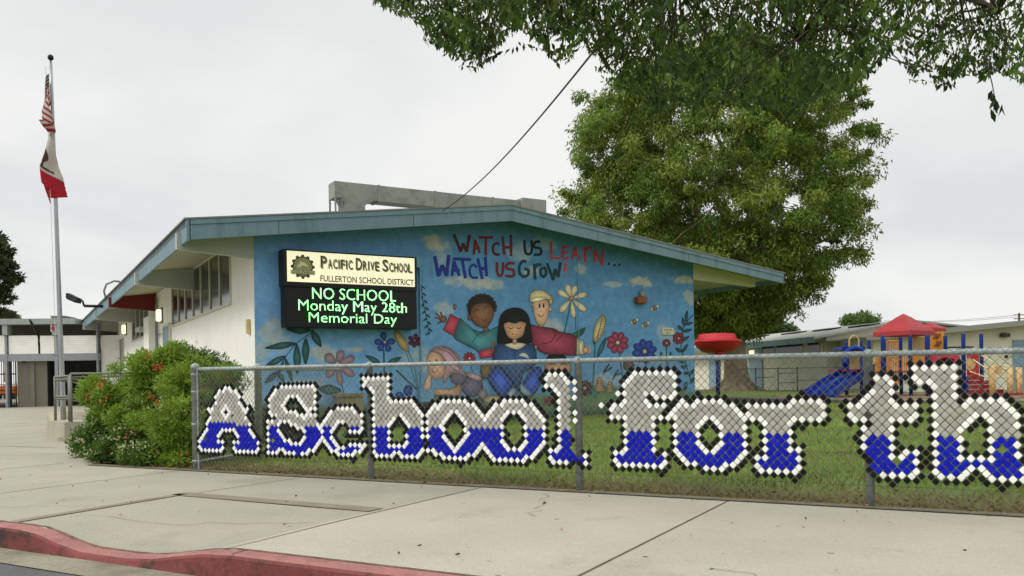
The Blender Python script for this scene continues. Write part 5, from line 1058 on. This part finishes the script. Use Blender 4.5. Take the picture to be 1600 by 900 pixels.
# ---- the big tree behind the building
def big_tree():
    bx,by,bz=9.95,38.,.42; t=thing('ash_tree',(bx,by,bz),'large broad leafy tree with a thick trunk behind the mural building','tree')
    mb=MB(); mb.tube([(bx,by,bz-.15),(bx,by,bz+.06),(bx+.01,by,bz+.22),(bx,by,bz+.55),(bx-.03,by,bz+1.2),(bx-.1,by,bz+2.4),(bx-.2,by,bz+3.6),(bx-.3,by,bz+6)],[1.15,.92,.70,.56,.5,.47,.42,.3],14)
    for k in range(7):
        a=k*.9+.3; mb.tube([(bx+.3*math.cos(a),by+.3*math.sin(a),bz+.5),(bx+.75*math.cos(a),by+.75*math.sin(a),bz+.1),(bx+1.5*math.cos(a),by+1.5*math.sin(a),bz-.12)],[.22,.2,.06],7)
    limbs=[]
    for (x,y,z) in ((5.2,37,9.5),(7.2,39,12.5),(9.9,38,14),(12.5,37,12.6),(15,38.5,9.5),(14,37,7),(5.5,38,7),(8.5,35,9),(11.5,41,9),(11,35.2,8),(12.8,40,5.2)): limbs+=branch(mb,(bx-.2,by,bz+random.uniform(2.8,5)),(x,y,z),.2,.05)
    mb.build('trunk',bark,t,smooth=True)
    # crown outline: right/left reach at each height, as measured
    zs=[3.0,3.7,4.6,5.6,7.0,8.5,10,11.5,13,14.4,15.4]; lf=[8.6,6.6,5.0,3.6,2.9,2.6,2.5,2.6,3.2,5.0,7.5]; rt=[10.9,12.2,13.6,15.0,15.9,16.6,16.2,16.4,15.6,14.,12.]
    cs=[];rs=[]; ph_=RNG.uniform(0,6.28,8); NC=1550
    while len(cs)<NC:
        z=RNG.uniform(3.0,15.4); a=RNG.uniform(0,6.28); l=np.interp(z,zs,lf); r=np.interp(z,zs,rt); cx=(l+r)/2
        R=(r-l)/2*(.96+.08*math.sin(a*3+ph_[0]+z)+.06*math.sin(a*5+ph_[1]-z*1.7)+.05*math.sin(z*2.6+ph_[2]+2*a))
        k=RNG.random()**.36; x=cx+math.cos(a)*R*k; y=by+math.sin(a)*R*k*.85
        if math.sin(x*1.1+ph_[3]+.6*math.sin(z*2))*math.sin(y*1.0+ph_[4])*math.sin(z*1.2+ph_[5]+.5*x)<-.34: continue
        cs.append((x-.2,y,z)); rs.append(RNG.uniform(.22,.62) if RNG.random()<.8 else RNG.uniform(.6,.95))
    A=sprays(cs,rs,185,.19,.062,'#35581c','#9aae4a',flat=.7,droop=.95)
    np_mesh('crown',*A,leafm,t)
    mb=MB()
    for i in range(0,NC,7):
        c=Vector(cs[i]); n_=min(limbs,key=lambda q:(q-c).length); branch(mb,n_,c,.035,.01,4,.05,3)
    mb.build('branches',bark,t)
big_tree()
def small_tree(name,label,px,py,Y,rpx,hpx,c0,c1,n=5000,base_py=600,ln=.35,group=None):
    p=at(px,py,Y); g_=.2; t=thing(name,(p.x,Y,g_),label,'tree',group); s=Y/F; mb=MB(); branch(mb,(p.x,Y,g_-.1),(p.x,Y,p.z),.22,.1,7,.01); mb.build('trunk',bark,t)
    cs=[];rs=[]
    for i in range(60):
        d=unit(RNG.normal(size=3)); k=RNG.random()**.4; cs.append((p.x+d[0]*rpx*s*k,Y+d[1]*rpx*s*k,p.z+d[2]*hpx*s*k)); rs.append(RNG.uniform(.18,.34)*rpx*s)
    np_mesh('crown',*sprays(cs,rs,n//60,ln,ln*.4,c0,c1,droop=.3),leafm,t)
small_tree('street_tree','rounded distant tree beyond the classroom roof, left of the red play roof',1341,506,95,29,17,'#4d6433','#72894c',6000)
small_tree('street_tree','small dark distant tree just right of the big tree',1232,521,100,15,13,'#3c4f30','#5a6d45',3500)
small_tree('street_tree','hazy green tree peeking out under the right side of the big crown',1188,505,75,36,20,'#44583a','#67794f',6000)
small_tree('street_tree','dark tree at the left edge of the picture above the entrance roof',-16,432,60,40,66,'#26331b','#465a30',9000,ln=.38)
small_tree('street_tree','wispy grey green tree low behind the entrance roof at the left edge',8,494,62,20,9,'#565c40','#7a7d5a',2500,ln=.3)
# ================================================================== RIGHT: CLASSROOM BUILDING
cbld=thing('classroom_building',(13.2,42,.3),'long low white classroom building with high windows beyond the playground','building')
cwall=mat('pale_cream_wall','#dcd9c6',.85,ns=2,na=.04,ns2=50,na2=.05,bump=.2); croof=mat('pale_roofing','#a3a49c',.9,ns=1,na=.08,ns2=30,na2=.1,bump=.3)
E0=Vector((12.05,45.)); ED=Vector((.237,-.971)).normalized(); EN=Vector((.971,.237)).normalized(); Y0=34.8
def ep(s,n,z): q=E0+ED*s+EN*n; return (q.x,q.y,z)
def ebox(mb,s0,s1,n0,n1,z0,z1,z0b=None,z1b=None):
    z0b=z0 if z0b is None else z0b; z1b=z1 if z1b is None else z1b
    mb.hexa([ep(s0,n0,z0),ep(s1,n0,z0),ep(s1,n1,z0b),ep(s0,n1,z0b),ep(s0,n0,z1),ep(s1,n0,z1),ep(s1,n1,z1b),ep(s0,n1,z1b)])
mb=MB(); ebox(mb,-24,6.2,.9,11,0,2.78,0,2.9); mb.prism([ep(6.1,.9,2.6),ep(6.1,.9,2.8),ep(6.1,5,3.5),ep(6.1,11,2.92),ep(6.1,11,2.6)],Vector((ED.x,ED.y,0))*.09); mb.build('wall',cwall,cbld)
mb=MB(); ebox(mb,-25,6.6,0,5,2.68,2.76,3.5,3.58); ebox(mb,-25,6.6,5,11.5,3.5,3.58,2.9,2.98); ro=mb.build('roof',croof,cbld)
mb=MB(); ebox(mb,-25,6.65,-.05,0.,2.52,2.79); mb.build('eave_fascia',trim,cbld)
for s_ in (-14,-9.6,-5.4,-1.6,1.4,4.4): mb=MB(); ebox(mb,s_,s_+1.6,3.3,3.9,3.25,3.38,3.35,3.46); mb.build('roof_vent',darkw,ro)
def sp(px): return vplane(px,560,(E0.x+EN.x*.9,E0.y+EN.y*.9),ED)[0]
for a_,b_ in ((1191,1212),(1213.5,1257),(1262,1283),(1287,1306)):
    s0,s1=sp(a_),min(sp(b_),6.1); mb=MB(); ebox(mb,s0,s1,.86,.92,1.95,2.62); w=mb.build('window',framem,cbld); mb=MB(); ebox(mb,s0+.07,s1-.07,.845,.859,2.0,2.57); mb.build('pane',glassd,w)
for s_ in (sp(1172),sp(1109)): mb=MB(); ebox(mb,s_,s_+1.35,.82,.9,.2,2.5); mb.build('door',bluedoor,cbld)
mb=MB(); ebox(mb,sp(1176),sp(1176)+.3,.7,.81,2.15,2.42); mb.build('wall_lamp',lampm,cbld)
def zg(x): return 2.78+.081*(x-16.5)
mb=MB(); mb.hexa([(14.7,Y0,0),(32,Y0,0),(32,Y0+20,0),(16,Y0+20,0)]+[(14.7,Y0,zg(14.7)-.06),(32,Y0,zg(32)-.06),(32,Y0+20,zg(32)-.06),(16,Y0+20,zg(16)-.06)]); mb.build('end_wall',cwall,cbld)
mb=MB(); mb.hexa([(14.2,Y0-.5,zg(14.2)-.06),(33,Y0-.5,zg(33)-.06),(33,Y0+20,zg(33)-.06),(14.2,Y0+20,zg(14.2)-.06)]+[(14.2,Y0-.5,zg(14.2)),(33,Y0-.5,zg(33)),(33,Y0+20,zg(33)),(14.2,Y0+20,zg(14.2))]); mb.build('roof',croof,cbld)
mb=MB(); mb.hexa([(14.2,Y0-.54,zg(14.2)-.2),(33,Y0-.54,zg(33)-.2),(33,Y0-.5,zg(33)-.2),(14.2,Y0-.5,zg(14.2)-.2)]+[(14.2,Y0-.54,zg(14.2)+.01),(33,Y0-.54,zg(33)+.01),(33,Y0-.5,zg(33)+.01),(14.2,Y0-.5,zg(14.2)+.01)]); mb.build('rake_fascia',mat('grey_fascia','#8c8f88',.6,ns=3,na=.05),cbld)
p=at(1592,575,Y0); mb=MB(); mb.box((p.x+.25,Y0-.02,1.3),(1.0,.07,2.1)); dd=mb.build('door',bluedoor,cbld)
p=at(1572,557,Y0); mb=MB(); mb.box((p.x,Y0-.02,p.z),(.12,.04,.12)); mb.build('door_sign',inkm,cbld)
p=at(1568,524,Y0); mb=MB(); mb.box((p.x,Y0-.1,p.z),(.34,.2,.14)); mb.box((p.x-.1,Y0-.2,p.z+.05),(.16,.16,.1)); mb.build('wall_fitting',mat('bronze_metal','#4a4030',.5,.3,ns=9,na=.2),cbld)
# inner fence
xf=12.0; t=thing('inner_chain_link_fence',(xf,38,.3),'low grey chain link fence with a gate between the big tree and the classrooms','fence')
ys=[36.,36.0]; A_=at(1178,600,37.); B_=at(1316,600,35.5); D_=Vector((B_.x-A_.x,B_.y-A_.y)); DL=D_.length; D_/=DL
darkp=mat('dark_fence_pipe','#4d514c',.6,.2,ns=6,na=.15)
def ifp(px): tt,_=vplane(px,600,(A_.x,A_.y),D_); return A_.x+D_.x*tt,A_.y+D_.y*tt
for px in (1181,1216,1246,1313,1345): x,y=ifp(px); mb=MB(); mb.tube([(x,y,.2),(x,y,1.42)],.03,8); mb.build('post',darkp,t)
mb=MB()
for z,a_,b_ in ((1.37,1150,1216),(1.37,1216,1345),(.85,1246,1345),(.42,1181,1345),(1.0,1181,1211),(1.16,1216,1246),(.75,1216,1246)): x0,y0=ifp(a_); x1,y1=ifp(b_); mb.tube([(x0,y0,z),(x1,y1,z)],.018,6)
mb.build('rail',darkp,t); x0,y0=ifp(1150)
v_,f_=meshwires(0.,6.2,Vector((x0,y0)),D_,Vector((D_.y,-D_.x)),.36,1.36,pitch=.14,row=.14,r=.0035); np_mesh('wire_mesh',v_,f_,None,darkp,t)
# ================================================================== PLAYGROUND
P_red=mat('red_plastic','#b8222c',.4,ns=3,na=.06); P_rr=mat('red_roof_plastic','#a03034',.6,ns=4,na=.08); P_bl=mat('blue_plastic_panel','#0b3088',.4,ns=4,na=.08,spec=.25); P_post=mat('blue_post_paint','#0d2b74',.45,ns=4,na=.08,spec=.25); P_or=mat('orange_plastic','#d08a34',.5,ns=4,na=.08); P_tan=mat('tan_plastic','#cfae72',.55,ns=4,na=.08); P_mar=mat('maroon_steps','#8a2028',.5,ns=4,na=.1); P_pk=mat('pinkish_red_plastic','#c2324a',.4,ns=4,na=.08); rope=mat('cream_rope','#d8c69a',.8,ns=8,na=.1)
# red bowl on a post
c=at(1122,619,31.); bz=at(1122,552,31.).z; rz=at(1122,533,31.).z; tz=at(1122,521.5,31.).z; R_=38*31/F
t=thing('play_bowl',(c.x,31,.34),'red plastic bowl canopy on a blue post beside the mural building','play equipment')
mb=MB(); mb.tube([(c.x,31,.2),(c.x,31,bz)],.075,12); mb.build('post',P_post,t,smooth=True)
mb=MB(); mb.lathe((c.x,31,0),[(.05,bz-.02),(R_*.35,bz),(R_*.62,bz+.06),(R_*.86,bz+(rz-bz)*.55),(R_*.97,rz-.05),(R_,rz),(R_*.94,rz+.03),(R_*.78,rz+.08),(R_*.74,tz-.04),(R_*.68,tz),(.02,tz+.02)],36); mb.build('bowl',P_red,t,smooth=True)
mb=MB(); mb.lathe((c.x,31-.35,bz-.06),[(.02,0),(.16,.01),(.18,.06),(.12,.12),(.02,.14)],14); mb.build('collar',P_red,t,smooth=True)
# main structure, at its measured distances
YS=28.
ps=thing('play_structure',at(1440,620,YS),'playground climbing structure with red pyramid roofs, blue posts and a slide','play structure')
def ppost(px,pytop,Y,w=.06,m=P_post,py0=None):
    p=at(px,pytop,Y); b=.25 if py0 is None else at(px,py0,Y).z; mb=MB(); mb.tube([(p.x,Y,b),(p.x,Y,p.z-.03),(p.x,Y,p.z-.008),(p.x,Y,p.z)],[w,w,w*.85,w*.5],12); mb.build('post',m,ps,smooth=True)
for px,py,Y in ((1379,524,27.),(1407,524,29.2),(1422,524,26.9),(1450,524,28.6),(1385,531,30.5),(1322,533,29),(1345,532,30.5),(1357.5,531,27.6),(1448,523,26.4),(1477,524,28.),(1505,521,25.6),(1533,521,27.2)): ppost(px,py,Y)
def pyramid(cx,Y,py_e,py_a,hw,m,lip=.14):
    e=at(cx,py_e,Y).z; a=at(cx,py_a,Y).z; x0=at(cx,600,Y).x; mb=MB(); n=5; rot=math.radians(34)
    def sq(h,z): return [Vector((x0+h*(math.cos(rot)*sx-math.sin(rot)*sy),Y+h*(math.sin(rot)*sx+math.cos(rot)*sy),z)) for sx,sy in ((-1,-1),(1,-1),(1,1),(-1,1))]
    prev=sq(hw,e); mb.mesh(prev,[(3,2,1,0)]); q=sq(hw*.985,e+lip); 
    for i in range(4): mb.face([prev[i],prev[(i+1)%4],q[(i+1)%4],q[i]])
    lo=q
    for k in range(1,n+1):
        h=hw*.985*(1-k/n); z=e+lip+(a-e-lip)*k/n; up_=sq(h+.035 if k<n else .01,z-.005); 
        for i in range(4): mb.face([lo[i],lo[(i+1)%4],up_[(i+1)%4],up_[i]])
        lo=sq(h,z+.02) if k<n else up_
        if k<n:
            for i in range(4): mb.face([up_[i],up_[(i+1)%4],lo[(i+1)%4],lo[i]])
    return mb.build('roof',m,ps)
pyramid(1413.5,28.,525,490,.68,P_rr); pyramid(1456,30.5,518,504,.36,P_rr,.1)
def pbox(nm,m,px0,py0,px1,py1,Y,dep=.05,par=None,bev=.0):
    mb=MB(); abox(mb,px0,py0,px1,py1,Y,dep); return mb.build(nm,m,par or ps,bevel=bev)
# decks
pbox('deck',P_mar,1376,579,1452,583,27.,1.6); pbox('deck',P_mar,1320,577,1358,580,28.2,1.6)
# orange climbing panel with slanted holes (ribs on a frame)
pn=pbox('climbing_panel',P_or,1455,518,1476,551,29.4,.06,bev=.02)
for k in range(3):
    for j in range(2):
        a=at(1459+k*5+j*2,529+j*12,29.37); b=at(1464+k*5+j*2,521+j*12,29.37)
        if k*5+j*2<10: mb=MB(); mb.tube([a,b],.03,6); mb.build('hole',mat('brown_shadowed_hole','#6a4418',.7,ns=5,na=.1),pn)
pbox('barrier_panel',P_or,1368,558,1378,580,27.1,.05,bev=.01)
pbox('barrier_panel',P_tan,1329,557,1343,577,28.4,.05,bev=.01)
def bars(px0,px1,py0,py1,Y,n,m):
    mb=MB()
    for i in range(n): px=px0+(px1-px0)*i/(n-1); mb.tube([at(px,py1,Y),at(px,py0,Y)],.022,6)
    for py in (py0,py1): mb.tube([at(px0,py,Y),at(px1,py,Y)],.026,6)
    mb.build('barrier_rails',m,ps)
bars(1386,1403,533,580,29.6,6,P_or); bars(1410,1420,548,580,27.2,4,P_or); bars(1425,1447,527,580,28.3,8,P_tan); bars(1388,1404,558,600,27.3,5,P_or); mb=MB()
mb.tube([at(1327,546,29.6)]+[at(1327+15*k/10,531-7*math.sin(math.pi*k/10),29.6) for k in range(11)]+[at(1342,546,29.6)],.025,6)
mb.build('loop_rail',P_tan,ps)
pbox('barrier_panel',P_or,1426,553,1447,574,27.6,.05,bev=.01)
# blue slide with hood
hd=MB(); ar=[at(1319+34*k/12,553-9*math.sin(math.pi*k/12)-0,27.6) for k in range(13)]; hd.tube(ar,.09,8); hd.tube([at(1320,553,27.6),at(1322,572,27.6)],.12,8); hd.tube([at(1353,552,27.9),at(1354,575,27.9)],.07,8); hd.build('slide_hood',P_bl,ps,smooth=True)
pbox('slide_platform',P_bl,1316,541,1352,547,27.8,.8,bev=.02)
sA=at(1348,577,28.9); sB=at(1283,620,26.0); sl=MB(); n=16; rn_=Vector((sB.x-sA.x,sB.y-sA.y,0)).normalized(); dW=Vector((-rn_.y,rn_.x,0))*.92; prof=[(-.02,.20),(.03,.20),(.06,.03),(.42,.03),(.46,.17),(.54,.17),(.58,.03),(.94,.03),(.97,.20),(1.02,.20),(1.02,-.06),(-.02,-.06)]
rings=[]
for i in range(n+1):
    k=i/n; p=sA.lerp(sB,k); drop=sA.z+(sB.z-sA.z)*(k+.12*math.sin(math.pi*k)*(.3-k)) 
    if k>.85: drop=max(drop,.42)
    rings.append([Vector((p.x,p.y,drop))-dW*.55+dW*x+Vector((0,0,y)) for x,y in prof])
for i in range(n):
    for j in range(len(prof)): j2=(j+1)%len(prof); sl.face([rings[i][j],rings[i][j2],rings[i+1][j2],rings[i+1][j]])
sl.face(rings[0]); sl.face(rings[-1][::-1]); sl.build('slide',P_bl,ps)
# red arch tunnel
mb=MB()
for s_ in range(2):
    pass
arch=[(1457,566),(1458,556),(1466,550.5),(1480,549),(1494,551),(1500,557),(1501,568),(1494,568),(1491,561),(1480,558),(1469,560),(1465,566)]
mb.prism([at(x,y,27.4) for x,y in arch],Vector((0,.9,0))); mb.build('tunnel',P_pk,ps)
pbox('tunnel_panel',P_bl,1464,560,1496,569,28.2,.05)
pbox('wall_panel',P_red,1512,545,1530,590,27.8,.06,bev=.02)
cc=at(1515,569,27.3); mb=MB(); mb.tube([cc,cc+Vector((0,.06,0))],.19,20); mb.build('round_window',P_tan,ps)
# steps
for i,(a,b,y0_,y1_) in enumerate(((1512,1535,588,594),(1517,1545,594.3,601),(1522,1556,601.3,608),(1526,1568,608.3,616))): pbox('step',P_mar,a,y0_,b,y1_,26.9-.25*i,.5)
pbox('step_side',P_bl,1504,590,1513,614,25.9,.08)
mb=MB()
for a,b in (((1521,562),(1540,575)),((1540,575),(1580,577)),((1515,580),(1540,589)),((1540,589),(1575,590)),((1533,555),(1560,570)),((1560,570),(1580,572))): mb.tube([at(*a,26.6),at(*b,26.2)],.02,6)
mb.build('rope_rail',rope,ps)
for px,py in ((1550,570),(1578,573),(1592,574)): 
    p=at(px,py,26.); mb=MB(); mb.tube([(p.x,26.,.2),(p.x,26.,p.z)],.085,10); mb.build('tan_post',P_tan,ps,smooth=True)
pbox('play_panel',P_tan,1545,572,1566,584,26.,.05,bev=.01); pbox('play_panel',P_mar,1562,614,1610,620,25.6,.3)
pbox('shade_bar',blackm,1478,541,1521,544,29.,.08)
mb=MB(); 
for p_,q_ in (((1391,589),(1404,600)),((1395,600),(1404,590)),((1388,592),(1398,598))): mb.tube([at(*p_,26.9),at(*q_,26.7)],.03,6)
mb.build('climbing_loop',P_or,ps)
# playground border
mb=MB(); e0=at(1108,624,27.5); e1=at(1420,632,22.5); mb.tube([(e0.x,e0.y,.36),(e1.x,e1.y,.30),(e1.x+9,e1.y-3,.25)],.09,6); tag(mb.build('playground_border',patchm),'pale concrete border strip between the lawn and the playground','border')
# wood chip patch
mb=MB(); q=[at(1250,626,26.3),at(1700,640,20.5)]; mb.face([(8.4,25.6,.345),(20,20.3,.345),(24,33,.345),(9.5,31.5,.345)]); tag(mb.build('playground_surface',mat('wood_chips','#7d6247',.95,ns=4,na=.2,ns2=40,na2=.4,bump=.5)),kind='structure')
# ================================================================== SKY WIRE, POLES
wa=wall(700,325,.2); a=wp(wa[0],.3,zr(wa[0])+.03); b=at(930,45,7.5); e=b+(b-a)*.28
mb=MB(); mb.tube([a.lerp(e,k)+Vector((0,0,-.28*math.sin(math.pi*k))) for k in np.linspace(0,1,24)],[.010]*24,6); tag(mb.build('service_wire',blackm),'black overhead wire rising from the roof edge into the near branches','wire')
mb=MB(); mb.box(a+Vector((0,0,.03)),(.35,.12,.08),W); mb.tube([a,a+Vector((.02,0,.28))],.02,6); mb.tube([wp(wa[0]-.25,-.64,zr(wa[0])-.2),wp(wa[0]-.1,-.64,zr(wa[0])+.02)],.008,5); mb.build('roof_anchor',pipem,sb)
pp=at(1592,470,140.); t=thing('utility_pole',(pp.x,140,0),'distant wooden utility pole with crossarms at the right edge','utility pole'); wood=mat('pole_wood','#5d5346',.9,ns=3,na=.2)
mb=MB(); mb.tube([(pp.x,140,-.5),(pp.x,140,at(1592,489,140.).z)],.16,8); mb.build('pole',wood,t)
for py in (492,498): z=at(1592,py,140.).z; mb=MB(); mb.box((pp.x,140,z),(1.7,.14,.14)); mb.build('crossarm',wood,t)
mb=MB()
for py,dy in ((495,4),(492,7)):
    a=at(1592,py,139.8); b=at(1380,py+dy+2,175.); mb.tube([a.lerp(b,k)+Vector((0,0,-.5*math.sin(math.pi*k))) for k in np.linspace(0,1,12)],.035,4)
tag(mb.build('power_line',blackm),'thin power lines running left from the distant utility pole','wire')
# ================================================================== NEAR TREE (branches overhead)
def near_tree():
    t=thing('street_tree',(9.2,5.2,0),'near leafy tree whose dark branches hang into the top of the view','tree')
    mb=MB(); tr=branch(mb,(9.2,5.2,-.1),(8.6,5.8,4.6),.27,.2,10,.02)
    xs=[590,603,625,650,668,680,700,722,745,765,785,800,815,835,850,868,885,900,915,930,945,960,975,1000,1030,1060,1090,1120,1150,1180,1210,1240,1270,1300,1330,1352,1370,1385,1410,1425,1450,1480,1510,1540,1560,1580,1620]
    ys=[10,22,30,22,50,75,95,104,112,100,70,52,55,62,85,105,108,60,70,100,118,135,150,150,190,165,190,150,160,190,175,195,165,150,145,130,120,60,75,120,138,143,125,130,120,128,140]
    limbs=[]
    for (px,py,Y) in ((1480,-60,8.5),(1350,-40,7.6),(1200,-60,8.2),(1060,-20,7.4),(930,-40,8.),(800,-30,7.2),(690,-20,7.6),(1560,20,7.),(1250,60,7.2)):
        e_=at(px,py,Y); s_=Vector((8.6,5.8,4.6)) if not limbs else min(limbs[2:] or limbs,key=lambda q:(q-e_).length+(0 if q.x>e_.x else 3)); limbs+=branch(mb,s_,e_,.06 if limbs else .1,.015,7,.03,6)
    P=[];A=[];Cc=[];tw=[]
    n=0
    while n<5800:
        px=RNG.uniform(585,1640); Y=RNG.uniform(5.8,10.6); lim=np.interp(px,xs,ys)
        hi=-130
        py=lim-6-(lim-hi)*RNG.random()**1.15
        # gaps and clumps
        q=at(px,py,Y); gnoise=math.sin(q.x*2.9+1.)*math.sin(q.y*2.3+q.z*1.7)+.7*math.sin(q.x*5.3+q.z*4.1)
        edge=(lim-py)
        thr=-.3 if 940<px<1350 else -.1
        if py>-40 and gnoise<thr: continue
        if 1360<px<1640 and py>-30 and RNG.random()<.3: continue
        if px<930 and edge>70 and py>-20 and RNG.random()<.15: continue
        n+=1; tw.append((q,edge))
    rp_=[];ra=[];rl=[];rc_=[]
    g0,g1=np.array(lin('#263a13')),np.array(lin('#5f7a2c'))
    for q,edge in tw:
        L_=random.uniform(.16,.32); d=Vector((random.gauss(0,.7),random.gauss(0,.7),-.62)).normalized(); p0=q-d*L_; k=random.random(); c=g0*(1-k)+g1*k
        m=random.randint(7,11)
        for i in range(m):
            f=(i+.5)/m; pp=p0+d*L_*f; sd=Vector((random.gauss(0,1),random.gauss(0,1),random.gauss(-.3,.35))).normalized()
            ax=(d*.75+sd*.75+Vector((0,0,-.35))).normalized(); rp_.append(pp); ra.append(ax); rl.append(random.uniform(.045,.085)); rc_.append(c*random.uniform(.8,1.2))
        if random.random()<.12:
            nl=min(limbs,key=lambda w:(w-p0).length)
            if (nl-p0).length<1.6: mb.tube([nl,nl.lerp(p0,.5)+Vector((0,0,.06)),p0,q],[.010,.007,.004,.002],4,cap=False)
            else: mb.tube([p0+Vector((.25,.1,.2)),p0,q],[.006,.004,.002],4,cap=False)
    for (px,py,Y) in ((1548,140,6.4),(1556,150,6.3),(1562,158,6.35),(1552,165,6.3)):   # a sprig hanging low at the right
        q=at(px,py,Y)
        for i in range(3): rp_.append(q+Vector((random.uniform(-.02,.02),0,-.02*i))); ra.append(Vector((random.gauss(0,.35),random.gauss(0,.3),-1)).normalized()); rl.append(.09); rc_.append(g0)
    mb.tube([at(1540,90,6.6),at(1550,130,6.4),at(1557,165,6.3)],[.005,.004,.002],4,cap=False)
    v,f,c=leaves(np.array([tuple(x) for x in rp_]),np.array([tuple(x) for x in ra]),np.array(rl),np.array(rl)*.42,np.array(rc_),.12)
    np_mesh('crown',v,f,c,leafm,t); mb.build('trunk',mat('dark_bark','#3b3326',.95,ns=4,na=.2,ns2=30,na2=.3,bump=.6),t,smooth=True)
near_tree()
